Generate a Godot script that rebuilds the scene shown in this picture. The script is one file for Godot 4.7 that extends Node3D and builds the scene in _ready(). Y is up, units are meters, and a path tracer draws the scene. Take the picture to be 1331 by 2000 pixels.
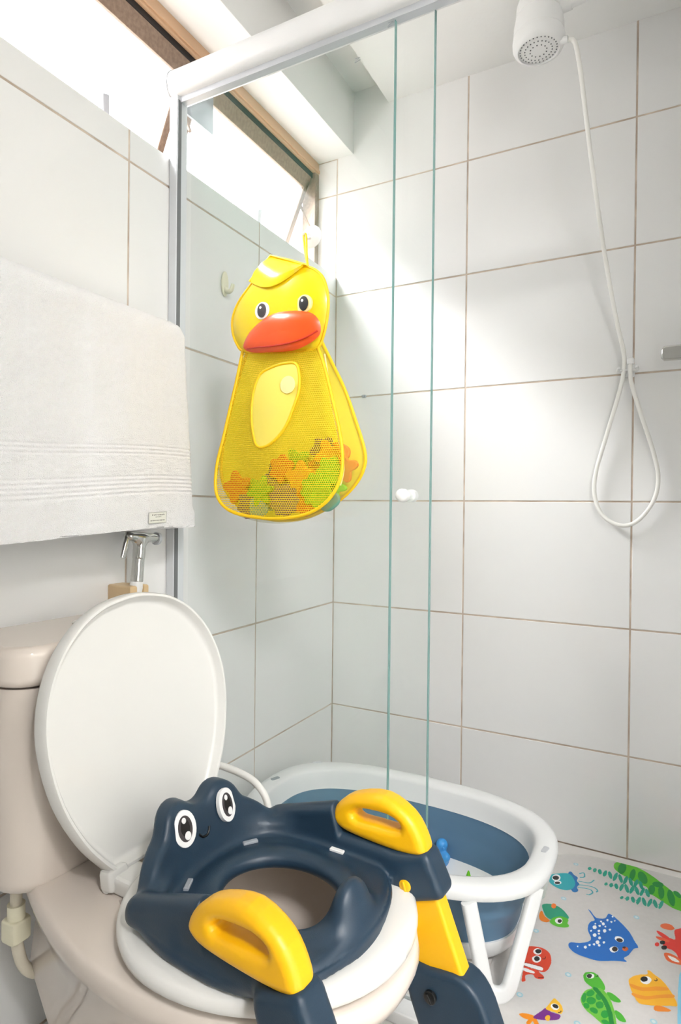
extends Node3D
# A small tiled bathroom: toilet with a child's ladder seat, glass shower screen, duck toy bag, folding baby tub and printed mat.
# Axes: the corner of the room is the origin, the left wall is x = 0, the back wall z = 0, the floor y = 0.

const ROW0 := 0.9247
const ROW := 0.33
var M := {}
var tile_meshes := {}
var rng := RandomNumberGenerator.new()


func _ready() -> void:
	rng.seed = 7
	view_and_light()
	materials()
	room()
	window()
	shower_screen()
	toilet()
	child_seat()
	baby_tub()
	toy_bag()
	foam_toys()
	towel()
	shower_fittings()
	small_things()
	bath_mat()


func view_and_light() -> void:
	var cam := Camera3D.new()
	cam.name = "camera"
	cam.fov = 79.983
	cam.near = 0.02
	cam.far = 100.0
	cam.transform = Transform3D(Basis(Vector3.UP, 0.4846) * Basis(Vector3.RIGHT, -0.0063) * Basis(Vector3.BACK, 0.0102), Vector3(0.9425, 0.9005, 1.7437))
	add_child(cam)
	cam.current = true
	var env := Environment.new()
	var sky := Sky.new()
	var sm := ProceduralSkyMaterial.new()   # a bright hazy sky
	sm.sky_top_color = Color(0.93, 0.96, 1.0)
	sm.sky_horizon_color = Color(1.0, 1.0, 1.0)
	sm.ground_horizon_color = Color(0.96, 0.96, 0.95)
	sm.ground_bottom_color = Color(0.9, 0.9, 0.88)
	sky.sky_material = sm
	env.background_mode = Environment.BG_SKY
	env.sky = sky
	env.background_energy_multiplier = 4.0
	env.tonemap_mode = Environment.TONE_MAPPER_LINEAR
	env.tonemap_exposure = 1.0
	env.sdfgi_enabled = true
	env.ssao_enabled = true
	env.ssil_enabled = true
	var we := WorldEnvironment.new()
	we.name = "world_environment"
	we.environment = env
	add_child(we)
	var sun := DirectionalLight3D.new()   # sun through haze: a wide soft disc
	sun.name = "sun"
	sun.light_energy = 11.8
	sun.light_color = Color(1.0, 1.0, 1.0)
	sun.light_angular_distance = 32.0
	sun.shadow_enabled = true
	sun.sky_mode = DirectionalLight3D.SKY_MODE_LIGHT_ONLY
	add_child(sun)
	sun.look_at_from_position(Vector3.ZERO, Vector3(0.62, -0.84, -0.42))


# ---------------------------------------------------------------- helpers

func pbr(color: Color, rough: float, metal := 0.0) -> StandardMaterial3D:
	var m := StandardMaterial3D.new()
	m.albedo_color = color
	m.roughness = rough
	m.metallic = metal
	return m


func noise_tex(seed_: int, freq: float, a: Color, b: Color, size := 256, octaves := 4) -> NoiseTexture2D:
	var n := FastNoiseLite.new()
	n.seed = seed_
	n.frequency = freq
	n.fractal_octaves = octaves
	var g := Gradient.new()
	g.set_color(0, a)
	g.set_color(1, b)
	var t := NoiseTexture2D.new()
	t.width = size
	t.height = size
	t.seamless = true
	t.noise = n
	t.color_ramp = g
	return t


func part(called: String, mesh: Mesh, mat: Material, parent: Node = self) -> MeshInstance3D:
	var o := MeshInstance3D.new()
	o.name = called
	o.mesh = mesh
	o.material_override = mat
	parent.add_child(o, true)
	return o


func tag(o: Node, label: String, category: String, group := "") -> Node:
	o.set_meta("label", label)
	o.set_meta("category", category)
	if group:
		o.set_meta("group", group)
	return o


func thing(called: String, label: String, category: String, at := Vector3.ZERO, turn := 0.0, group := "") -> Node3D:
	var o := Node3D.new()
	o.name = called
	add_child(o, true)
	o.position = at
	o.rotation.y = turn
	tag(o, label, category, group)
	return o


func structure(o: Node, label: String) -> Node:
	o.set_meta("kind", "structure")
	o.set_meta("label", label)
	return o


# Mesh from shared vertices and counter-clockwise triangles; normals are smoothed below the crease angle.
func mesh_from(v: PackedVector3Array, idx: PackedInt32Array, uv := PackedVector2Array(), crease := 42.0, closed := true) -> ArrayMesh:
	var nf := idx.size() / 3
	if closed:
		var mid := Vector3.ZERO
		for p in v:
			mid += p
		mid /= v.size()
		var vol := 0.0
		for f in nf:
			vol += (v[idx[3 * f]] - mid).dot((v[idx[3 * f + 1]] - mid).cross(v[idx[3 * f + 2]] - mid))
		if vol < 0.0:
			for f in nf:
				var s := idx[3 * f + 1]
				idx[3 * f + 1] = idx[3 * f + 2]
				idx[3 * f + 2] = s
	var fn := PackedVector3Array()
	fn.resize(nf)
	var fu := PackedVector3Array()
	fu.resize(nf)
	var around := []
	around.resize(v.size())
	for f in nf:
		var n := (v[idx[3 * f + 1]] - v[idx[3 * f]]).cross(v[idx[3 * f + 2]] - v[idx[3 * f]])
		fn[f] = n
		fu[f] = n.normalized()
		for c in 3:
			var i := idx[3 * f + c]
			if around[i] == null:
				around[i] = PackedInt32Array([f])
			else:
				var l: PackedInt32Array = around[i]
				l.append(f)
				around[i] = l
	var lim := cos(deg_to_rad(crease))
	var ov := PackedVector3Array()
	var on := PackedVector3Array()
	var ou := PackedVector2Array()
	ov.resize(nf * 3)
	on.resize(nf * 3)
	if uv.size():
		ou.resize(nf * 3)
	for f in nf:
		for c in 3:
			var i := idx[3 * f + c]
			var k := 3 * f + (0 if c == 0 else 3 - c)   # clockwise for Godot
			var n := Vector3.ZERO
			for g in around[i]:
				if fu[g].dot(fu[f]) > lim:
					n += fn[g]
			ov[k] = v[i]
			on[k] = n.normalized() if n.length_squared() > 1e-30 else fu[f]
			if uv.size():
				ou[k] = uv[i]
	var a := []
	a.resize(Mesh.ARRAY_MAX)
	a[Mesh.ARRAY_VERTEX] = ov
	a[Mesh.ARRAY_NORMAL] = on
	if uv.size():
		a[Mesh.ARRAY_TEX_UV] = ou
	var m := ArrayMesh.new()
	m.add_surface_from_arrays(Mesh.PRIMITIVE_TRIANGLES, a)
	return m


func join(pairs: Array) -> ArrayMesh:
	var st := SurfaceTool.new()
	st.begin(Mesh.PRIMITIVE_TRIANGLES)
	for p in pairs:
		st.append_from(p[0], 0, p[1])
	return st.commit()


func at(x: float, y: float, z: float) -> Transform3D:
	return Transform3D(Basis(), Vector3(x, y, z))


# Rings of equal length joined by quads; ends closed by fans unless they are left open.
func loft(rings: Array, cap_a := true, cap_b := true, crease := 42.0, closed_ring := true) -> ArrayMesh:
	var n: int = rings[0].size()
	var v := PackedVector3Array()
	var idx := PackedInt32Array()
	for r in rings:
		v.append_array(r)
	for k in rings.size() - 1:
		for i in (n if closed_ring else n - 1):
			var j := (i + 1) % n
			var a := k * n + i
			var b := k * n + j
			idx.append_array([a, b, b + n, a, b + n, a + n])
	for e in 2:
		if (cap_a if e == 0 else cap_b):
			var base := 0 if e == 0 else (rings.size() - 1) * n
			var mid := Vector3.ZERO
			for i in n:
				mid += v[base + i]
			v.append(mid / n)
			for i in n:
				var j := (i + 1) % n
				if e == 0:
					idx.append_array([v.size() - 1, base + j, base + i])
				else:
					idx.append_array([v.size() - 1, base + i, base + j])
	return mesh_from(v, idx, PackedVector2Array(), crease)


# An outline in the x-z plane, extruded from y0 to y1 with rounded edges of radius r.
func slab(o: PackedVector2Array, y0: float, y1: float, r: float, seg := 3) -> ArrayMesh:
	var n := o.size()
	var area := 0.0
	for i in n:
		area += o[i].cross(o[(i + 1) % n])
	if area < 0.0:
		o = o.duplicate()
		o.reverse()
	var nor := PackedVector2Array()
	for i in n:
		var a := (o[i] - o[(i - 1 + n) % n]).normalized()
		var b := (o[(i + 1) % n] - o[i]).normalized()
		var t := (a + b).normalized()
		var s := 1.0 / maxf(0.5, sqrt(maxf(0.0, (1.0 + a.dot(b)) / 2.0)))
		nor.append(Vector2(t.y, -t.x) * s)
	var v := PackedVector3Array()
	var idx := PackedInt32Array()
	var levels := []
	for k in seg + 1:
		var t := PI / 2 * k / seg
		levels.append([r * (1.0 - sin(t)), y0 + r * (1.0 - cos(t))])
	for k in seg + 1:
		var t := PI / 2 * k / seg
		levels.append([r * (1.0 - cos(t)), y1 - r * (1.0 - sin(t))])
	for l in levels:
		for i in n:
			var p: Vector2 = o[i] - nor[i] * l[0]
			v.append(Vector3(p.x, l[1], p.y))
	for k in levels.size() - 1:
		for i in n:
			var j := (i + 1) % n
			var a := k * n + i
			var b := k * n + j
			idx.append_array([a, b + n, b, a, a + n, b + n])
	var inner := PackedVector2Array()
	for i in n:
		inner.append(o[i] - nor[i] * r)
	var tri := Geometry2D.triangulate_polygon(inner)
	var top := (levels.size() - 1) * n
	for f in tri.size() / 3:
		var p := tri[3 * f]
		var q := tri[3 * f + 1]
		var w := tri[3 * f + 2]
		if (inner[q] - inner[p]).cross(inner[w] - inner[p]) < 0.0:
			var s := q
			q = w
			w = s
		idx.append_array([p, q, w])
		idx.append_array([top + p, top + w, top + q])
	return mesh_from(v, idx)


func rrect(w: float, d: float, rc: float, n := 5) -> PackedVector2Array:
	var o := PackedVector2Array()
	for c in 4:
		var cx: float = (w / 2 - rc) * [1, -1, -1, 1][c]
		var cz: float = (d / 2 - rc) * [1, 1, -1, -1][c]
		for k in n + 1:
			var t := PI / 2 * (c + float(k) / n)
			o.append(Vector2(cx + rc * cos(t), cz + rc * sin(t)))
	return o


# A box with rounded edges, centred.
func rbox(w: float, h: float, d: float, r: float, seg := 2) -> ArrayMesh:
	return slab(rrect(w, d, r, seg + 1), -h / 2, h / 2, r, seg)


func box(lo: Vector3, hi: Vector3) -> ArrayMesh:
	var b := BoxMesh.new()
	b.size = hi - lo
	var st := SurfaceTool.new()
	st.begin(Mesh.PRIMITIVE_TRIANGLES)
	st.append_from(b, 0, Transform3D(Basis(), (lo + hi) / 2))
	return st.commit()


func lathe(p: PackedVector2Array, seg := 32) -> ArrayMesh:
	var rings := []
	for q in p:
		var r := PackedVector3Array()
		for i in seg:
			r.append(Vector3(maxf(q.x, 0.00005) * cos(TAU * i / seg), q.y, maxf(q.x, 0.00005) * sin(TAU * i / seg)))
		rings.append(r)
	return loft(rings)


func catmull(p: Array, per: int, closed := false) -> Array:
	var out := []
	var n := p.size()
	for i in (n if closed else n - 1):
		var a = p[(i - 1 + n) % n] if closed or i > 0 else p[0]
		var b = p[i]
		var c = p[(i + 1) % n]
		var d = p[(i + 2) % n] if closed or i < n - 2 else p[n - 1]
		for k in per:
			var t := float(k) / per
			out.append(0.5 * ((2.0 * b) + (c - a) * t + (2.0 * a - 5.0 * b + 4.0 * c - d) * t * t + (3.0 * b - a - 3.0 * c + d) * t * t * t))
	if not closed:
		out.append(p[n - 1])
	return out


func resample(p: Array, n: int, closed := true) -> Array:
	var q := p.duplicate()
	if closed:
		q.append(p[0])
	var s := [0.0]
	for i in q.size() - 1:
		s.append(s[i] + (q[i + 1] - q[i]).length())
	var out := []
	var k := 0
	for i in n:
		var want: float = s[-1] * i / (n if closed else n - 1)
		while k < s.size() - 2 and s[k + 1] < want:
			k += 1
		out.append(q[k].lerp(q[k + 1], clampf((want - s[k]) / maxf(s[k + 1] - s[k], 1e-9), 0.0, 1.0)))
	return out


func v3(flat: Array) -> Array:
	var out := []
	for i in flat.size() / 3:
		out.append(Vector3(flat[3 * i], flat[3 * i + 1], flat[3 * i + 2]))
	return out


func v2(flat: Array) -> Array:
	var out := []
	for i in flat.size() / 2:
		out.append(Vector2(flat[2 * i], flat[2 * i + 1]))
	return out


func tube(path: Array, radius: float, seg := 10, closed := false, flat := 1.0, radius_end := -1.0) -> ArrayMesh:
	var n := path.size()
	var rings := []
	var up := Vector3.UP
	var t0: Vector3 = (path[1] - path[0]).normalized()
	if absf(t0.dot(up)) > 0.9:
		up = Vector3.RIGHT
	var nor := (up - t0 * t0.dot(up)).normalized()
	for i in n:
		var a: Vector3 = path[(i - 1 + n) % n] if closed or i > 0 else path[0]
		var b: Vector3 = path[(i + 1) % n] if closed or i < n - 1 else path[n - 1]
		var t := (b - a).normalized()
		nor = (nor - t * t.dot(nor)).normalized()
		var bi := t.cross(nor)
		var rr := radius if radius_end < 0.0 else lerpf(radius, radius_end, float(i) / (n - 1))
		var r := PackedVector3Array()
		for k in seg:
			r.append(path[i] + nor * cos(TAU * k / seg) * rr + bi * sin(TAU * k / seg) * rr * flat)
		rings.append(r)
	if closed:
		rings.append(rings[0])
	return loft(rings, not closed, not closed, 60.0)


# A flat bar with rounded edges along a path that lies in one plane.
func bar(path: Array, hw: float, ht: float) -> ArrayMesh:
	var n := path.size()
	var e1: Vector3 = path[n / 3] - path[0]
	var e2: Vector3 = path[n - 1] - path[0]
	var nor := e1.cross(e2).normalized()
	var rings := []
	for i in n:
		var t: Vector3 = (path[mini(i + 1, n - 1)] - path[maxi(i - 1, 0)]).normalized()
		var side := t.cross(nor).normalized()
		var r := PackedVector3Array()
		for p in rrect(hw * 2, ht * 2, ht * 0.75, 3):
			r.append(path[i] + side * p.x + nor * p.y)
		rings.append(r)
	return loft(rings, true, true, 50.0)


# A solid given by a distance field, meshed as surface nets.
func solid(f: Callable, lo: Vector3, hi: Vector3, h: float) -> ArrayMesh:
	var c := 4
	var nx := int(ceil((hi.x - lo.x) / (h * c))) * c
	var ny := int(ceil((hi.y - lo.y) / (h * c))) * c
	var nz := int(ceil((hi.z - lo.z) / (h * c))) * c
	var sx := 1
	var sy := nx + 1
	var sz := (nx + 1) * (ny + 1)
	var val := PackedFloat32Array()
	val.resize(sz * (nz + 1))
	val.fill(1e9)
	var near := []
	for K in range(0, nz, c):
		for J in range(0, ny, c):
			for I in range(0, nx, c):
				var d: float = f.call(lo + Vector3(I + 2, J + 2, K + 2) * h)
				if absf(d) > h * c * 1.5:
					continue
				near.append(Vector3i(I, J, K))
				for k in range(K, K + c + 1):
					for j in range(J, J + c + 1):
						var row := k * sz + j * sy
						for i in range(I, I + c + 1):
							if val[row + i] > 1e8:
								val[row + i] = f.call(lo + Vector3(i, j, k) * h)
	var at_cell := {}
	var v := PackedVector3Array()
	var nor := PackedVector3Array()
	var corners := [0, sx, sy, sx + sy, sz, sx + sz, sy + sz, sx + sy + sz]
	var edges := [[0, 1], [2, 3], [4, 5], [6, 7], [0, 2], [1, 3], [4, 6], [5, 7], [0, 4], [1, 5], [2, 6], [3, 7]]
	var cells := PackedInt32Array()
	for N in near:
		for k in range(N.z, N.z + c):
			for j in range(N.y, N.y + c):
				for i in range(N.x, N.x + c):
					var b: int = k * sz + j * sy + i
					var neg := 0
					for q in 8:
						if val[b + corners[q]] < 0.0:
							neg += 1
					if neg == 0 or neg == 8:
						continue
					var s := Vector3.ZERO
					var cnt := 0
					for e in edges:
						var va := val[b + corners[e[0]]]
						var vb := val[b + corners[e[1]]]
						if (va < 0.0) != (vb < 0.0):
							var t := va / (va - vb)
							var pa := Vector3(e[0] & 1, (e[0] >> 1) & 1, e[0] >> 2)
							var pb := Vector3(e[1] & 1, (e[1] >> 1) & 1, e[1] >> 2)
							s += pa.lerp(pb, t)
							cnt += 1
					var p := lo + (Vector3(i, j, k) + s / cnt) * h
					at_cell[b] = v.size()
					v.append(p)
					cells.append(b)
	var e2 := h * 0.6
	for p in v:
		nor.append(Vector3(f.call(p + Vector3(e2, 0, 0)) - f.call(p - Vector3(e2, 0, 0)), f.call(p + Vector3(0, e2, 0)) - f.call(p - Vector3(0, e2, 0)), f.call(p + Vector3(0, 0, e2)) - f.call(p - Vector3(0, 0, e2))).normalized())
	var idx := PackedInt32Array()
	for b in cells:
		for ax in 3:
			var d: int = [sx, sy, sz][ax]
			var u: int = [sy, sz, sx][ax]
			var w: int = [sz, sx, sy][ax]
			if (val[b] < 0.0) == (val[b + d] < 0.0):
				continue
			if not (at_cell.has(b - u) and at_cell.has(b - w) and at_cell.has(b - u - w)):
				continue
			var q := [at_cell[b], at_cell[b - u], at_cell[b - u - w], at_cell[b - w]]
			if val[b] < 0.0:
				idx.append_array([q[0], q[2], q[1], q[0], q[3], q[2]])
			else:
				idx.append_array([q[0], q[1], q[2], q[0], q[2], q[3]])
	var a := []
	a.resize(Mesh.ARRAY_MAX)
	a[Mesh.ARRAY_VERTEX] = v
	a[Mesh.ARRAY_NORMAL] = nor
	a[Mesh.ARRAY_INDEX] = idx
	var m := ArrayMesh.new()
	m.add_surface_from_arrays(Mesh.PRIMITIVE_TRIANGLES, a)
	return m


func smin(a: float, b: float, k: float) -> float:
	var h := maxf(k - absf(a - b), 0.0) / k
	return minf(a, b) - h * h * k * 0.25


func smax(a: float, b: float, k: float) -> float:
	return -smin(-a, -b, k)


func poly2(p: Vector2, o: PackedVector2Array) -> float:
	var d := (p - o[0]).length_squared()
	var s := 1.0
	var n := o.size()
	var j := n - 1
	for i in n:
		var e := o[j] - o[i]
		var w := p - o[i]
		var b := w - e * clampf(w.dot(e) / e.length_squared(), 0.0, 1.0)
		d = minf(d, b.length_squared())
		var c1 := p.y >= o[i].y
		var c2 := p.y < o[j].y
		var c3 := e.x * w.y > e.y * w.x
		if (c1 and c2 and c3) or not (c1 or c2 or c3):
			s = -s
		j = i
	return s * sqrt(d)


func extrude_d(d2: float, t: float, half: float, r: float) -> float:
	var a := d2 + r
	var b := absf(t) - half + r
	return minf(maxf(a, b), 0.0) + Vector2(maxf(a, 0.0), maxf(b, 0.0)).length() - r


# ---------------------------------------------------------------- materials

func materials() -> void:
	for k in 3:
		var t := pbr([Color(0.940, 0.9385, 0.935), Color(0.944, 0.9425, 0.939), Color(0.936, 0.935, 0.932)][k], 0.13)
		t.heightmap_enabled = true
		t.heightmap_texture = wavy()
		t.heightmap_scale = 0.06
		t.uv1_triplanar = true
		t.uv1_world_triplanar = true
		t.uv1_scale = Vector3.ONE * 3.0
		M["tile%d" % k] = t
		var f := pbr([Color(0.93, 0.915, 0.90), Color(0.935, 0.925, 0.91), Color(0.925, 0.91, 0.895)][k], 0.35)
		M["floor%d" % k] = f
	M.grout = pbr(Color.WHITE, 0.9)
	M.grout.albedo_texture = noise_tex(3, 0.02, Color(0.68, 0.61, 0.55), Color(0.90, 0.84, 0.78))
	M.grout.uv1_triplanar = true
	M.grout.uv1_world_triplanar = true
	M.grout.uv1_scale = Vector3.ONE * 2.0
	M.paint = pbr(Color(0.95, 0.95, 0.94), 0.75)
	M.paint.heightmap_enabled = true
	M.paint.heightmap_texture = noise_tex(9, 0.03, Color.BLACK, Color.WHITE)
	M.paint.heightmap_scale = 0.03
	M.paint.uv1_triplanar = true
	M.paint.uv1_world_triplanar = true
	M.paint.uv1_scale = Vector3.ONE * 4.0
	M.white_metal = pbr(Color(0.93, 0.93, 0.93), 0.28)
	M.satin_white = pbr(Color(0.88, 0.89, 0.905), 0.3)
	M.satin = pbr(Color(0.80, 0.81, 0.83), 0.35, 0.35)
	M.bronze = pbr(Color.WHITE, 0.45, 0.25)
	M.bronze.albedo_texture = noise_tex(5, 0.05, Color(0.50, 0.42, 0.36), Color(0.62, 0.53, 0.46))
	M.bronze.uv1_triplanar = true
	M.bronze.uv1_scale = Vector3.ONE * 6.0
	M.tan_metal = pbr(Color(0.80, 0.66, 0.53), 0.5, 0.1)
	M.black = pbr(Color(0.07, 0.065, 0.07), 0.6)
	M.black_gloss = pbr(Color(0.05, 0.055, 0.06), 0.3)
	M.grey_plastic = pbr(Color(0.62, 0.64, 0.67), 0.5)
	M.glass = pbr(Color(0.50, 0.82, 0.70, 0.022), 0.0)
	M.glass.metallic_specular = 0.3
	M.glass.transparency = BaseMaterial3D.TRANSPARENCY_ALPHA
	M.glass_edge = pbr(Color(0.44, 0.60, 0.585), 0.08)
	M.glass_edge.metallic_specular = 0.8
	M.window_pane = pbr(Color(0.95, 0.96, 0.97, 0.35), 0.5)
	M.window_pane.backlight_enabled = true
	M.window_pane.backlight = Color(1, 1, 1)
	M.window_pane.transparency = BaseMaterial3D.TRANSPARENCY_ALPHA
	M.ceramic = pbr(Color(0.89, 0.845, 0.805), 0.1)
	M.seat_plastic = pbr(Color(0.92, 0.915, 0.90), 0.22)
	M.navy = pbr(Color(0.125, 0.21, 0.285), 0.42)
	M.navy.heightmap_enabled = true
	M.navy.heightmap_texture = noise_tex(21, 0.12, Color.BLACK, Color.WHITE)
	M.navy.heightmap_scale = 0.01
	M.navy.uv1_triplanar = true
	M.navy.uv1_scale = Vector3.ONE * 14.0
	M.yellow = pbr(Color(0.985, 0.745, 0.055), 0.38)
	M.tub_white = pbr(Color(0.925, 0.93, 0.93), 0.3)
	M.tub_blue = pbr(Color(0.36, 0.49, 0.60), 0.45)
	M.white_plastic = pbr(Color(0.945, 0.945, 0.94), 0.3)
	M.hose = pbr(Color(0.945, 0.94, 0.92), 0.35)
	M.cream = pbr(Color(0.92, 0.90, 0.80), 0.4)
	M.beige = pbr(Color(0.86, 0.75, 0.58), 0.45)
	M.old_white = pbr(Color(0.86, 0.83, 0.76), 0.45)
	M.chrome = pbr(Color(0.80, 0.80, 0.79), 0.12, 1.0)
	M.nozzle = pbr(Color(0.45, 0.46, 0.47), 0.6)
	M.sticker_white = pbr(Color(0.96, 0.96, 0.96), 0.35)
	M.sticker_grey = pbr(Color(0.25, 0.23, 0.24), 0.4)
	M.sticker_black = pbr(Color(0.06, 0.05, 0.05), 0.4)
	# toy bag
	M.bag_fabric = pbr(Color(0.99, 0.86, 0.10), 0.55)
	M.bag_fabric.backlight_enabled = true
	M.bag_fabric.backlight = Color(0.8, 0.72, 0.15)
	M.bag_back = pbr(Color(1.0, 0.93, 0.16), 0.6)
	M.bag_back.backlight_enabled = true
	M.bag_back.backlight = Color(0.55, 0.5, 0.2)
	M.bag_vinyl = pbr(Color(0.995, 0.87, 0.10), 0.22)
	M.bag_vinyl.clearcoat_enabled = true
	M.bag_vinyl.clearcoat = 0.5
	M.bag_vinyl.clearcoat_roughness = 0.15
	M.bag_vinyl.backlight_enabled = true
	M.bag_vinyl.backlight = Color(0.5, 0.42, 0.05)
	M.beak = pbr(Color(0.93, 0.33, 0.08), 0.28)
	M.beak.clearcoat_enabled = true
	M.beak.clearcoat = 0.4
	M.beak.clearcoat_roughness = 0.2
	M.beak_line = pbr(Color(0.75, 0.14, 0.05), 0.4)
	M.bag_net = pbr(Color.WHITE, 0.7)
	M.bag_net.albedo_texture = net_texture(Color(0.99, 0.86, 0.12, 1.0), Color(0.99, 0.86, 0.12, 0.04))
	M.bag_net.transparency = BaseMaterial3D.TRANSPARENCY_ALPHA
	M.bag_net.uv1_triplanar = true
	M.bag_net.uv1_scale = Vector3.ONE * 33.0
	M.bag_net.uv1_triplanar_sharpness = 8.0
	M.bag_net.backlight_enabled = true
	M.bag_net.backlight = Color(0.6, 0.55, 0.3)
	M.bag_film = pbr(Color(1.0, 0.95, 0.45, 0.22), 0.3)
	M.bag_film.transparency = BaseMaterial3D.TRANSPARENCY_ALPHA
	M.belly = pbr(Color(1.0, 0.93, 0.42, 0.8), 0.5)
	M.belly.transparency = BaseMaterial3D.TRANSPARENCY_ALPHA
	M.belly_dot = pbr(Color(1.0, 0.90, 0.62), 0.55)
	M.piping = pbr(Color(0.99, 0.80, 0.02), 0.5)
	M.cup = pbr(Color(0.98, 0.98, 0.98, 0.7), 0.3)
	M.cup.transparency = BaseMaterial3D.TRANSPARENCY_ALPHA
	for c in {"green": Color(0.50, 0.80, 0.10), "orange": Color(0.93, 0.45, 0.08), "amber": Color(0.97, 0.62, 0.06), "purple": Color(0.50, 0.36, 0.37), "teal": Color(0.45, 0.66, 0.58)}.keys():
		M["foam_" + c] = pbr({"green": Color(0.50, 0.80, 0.10), "orange": Color(0.93, 0.45, 0.08), "amber": Color(0.97, 0.62, 0.06), "purple": Color(0.50, 0.36, 0.37), "teal": Color(0.45, 0.66, 0.58)}[c], 0.85)
	# towel
	M.terry = pbr(Color(0.95, 0.948, 0.955), 0.95)
	M.terry.heightmap_enabled = true
	M.terry.heightmap_texture = noise_tex(31, 0.22, Color.BLACK, Color.WHITE, 256, 3)
	M.terry.heightmap_scale = 0.22
	M.terry.uv1_triplanar = true
	M.terry.uv1_scale = Vector3.ONE * 9.0
	M.terry.rim_enabled = true
	M.terry.rim = 0.4
	M.woven = pbr(Color(0.945, 0.94, 0.94), 0.8)
	M.toy_blue = pbr(Color(0.28, 0.62, 0.90), 0.4)
	M.toy_green = pbr(Color(0.45, 0.80, 0.15), 0.4)
	M.lamp_glow = pbr(Color(0.98, 0.98, 0.97), 0.5)
	M.lamp_glow.emission_enabled = true
	M.lamp_glow.emission = Color(1.0, 0.98, 0.95)
	M.lamp_glow.emission_energy_multiplier = 1.2


func wavy() -> Texture2D:
	if not M.has("wavy"):
		M.wavy = noise_tex(12, 0.012, Color.BLACK, Color.WHITE, 256, 2)
	return M.wavy


func net_texture(thread: Color, hole: Color) -> ImageTexture:
	var im := Image.create(128, 128, false, Image.FORMAT_RGBA8)
	im.fill(thread)
	for j in 8:
		for i in 9:
			var c := Vector2(i * 16.0 + (8.0 if j % 2 else 0.0), j * 16.0 + 8.0)
			for y in range(-8, 9):
				for x in range(-8, 9):
					var d := maxf(absf(x) * 0.95 + absf(y) * 0.45, absf(y) * 1.05)
					if d < 6.9:
						im.set_pixel(posmod(int(c.x) + x, 128), posmod(int(c.y) + y, 128), hole)
	return ImageTexture.create_from_image(im)


# ---------------------------------------------------------------- the room

func tile_mesh(w: float, h: float) -> ArrayMesh:
	var key := "%.4f %.4f" % [w, h]
	if not tile_meshes.has(key):
		tile_meshes[key] = slab(PackedVector2Array([Vector2(-w / 2, -h / 2), Vector2(w / 2, -h / 2), Vector2(w / 2, h / 2), Vector2(-w / 2, h / 2)]), -0.006, 0.0, 0.0008, 1)
	return tile_meshes[key]


func tile(parent: Node, which: String, a0: float, a1: float, b0: float, b1: float) -> void:
	var gap := 0.0044
	var o: MeshInstance3D
	var tone := rng.randi() % 3
	var tilt := Basis(Vector3.RIGHT, rng.randfn(0.0, 0.0007)) * Basis(Vector3.BACK, rng.randfn(0.0, 0.0007))
	if which == "floor":
		o = part("tile", tile_mesh(a1 - a0 - gap, b1 - b0 - gap), M["floor%d" % tone], parent)
		o.transform = Transform3D(Basis(), Vector3((a0 + a1) / 2, 0, (b0 + b1) / 2))
		return
	o = part("tile", tile_mesh(a1 - a0 - gap, b1 - b0 - gap), M["tile%d" % tone], parent)
	if which == "back":
		o.transform = Transform3D(Basis(Vector3.RIGHT, Vector3.BACK, Vector3.DOWN) * tilt, Vector3((a0 + a1) / 2, (b0 + b1) / 2, 0))
	else:
		o.transform = Transform3D(Basis(Vector3.FORWARD, Vector3.RIGHT, Vector3.DOWN) * tilt, Vector3(0, (b0 + b1) / 2, (a0 + a1) / 2))


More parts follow.
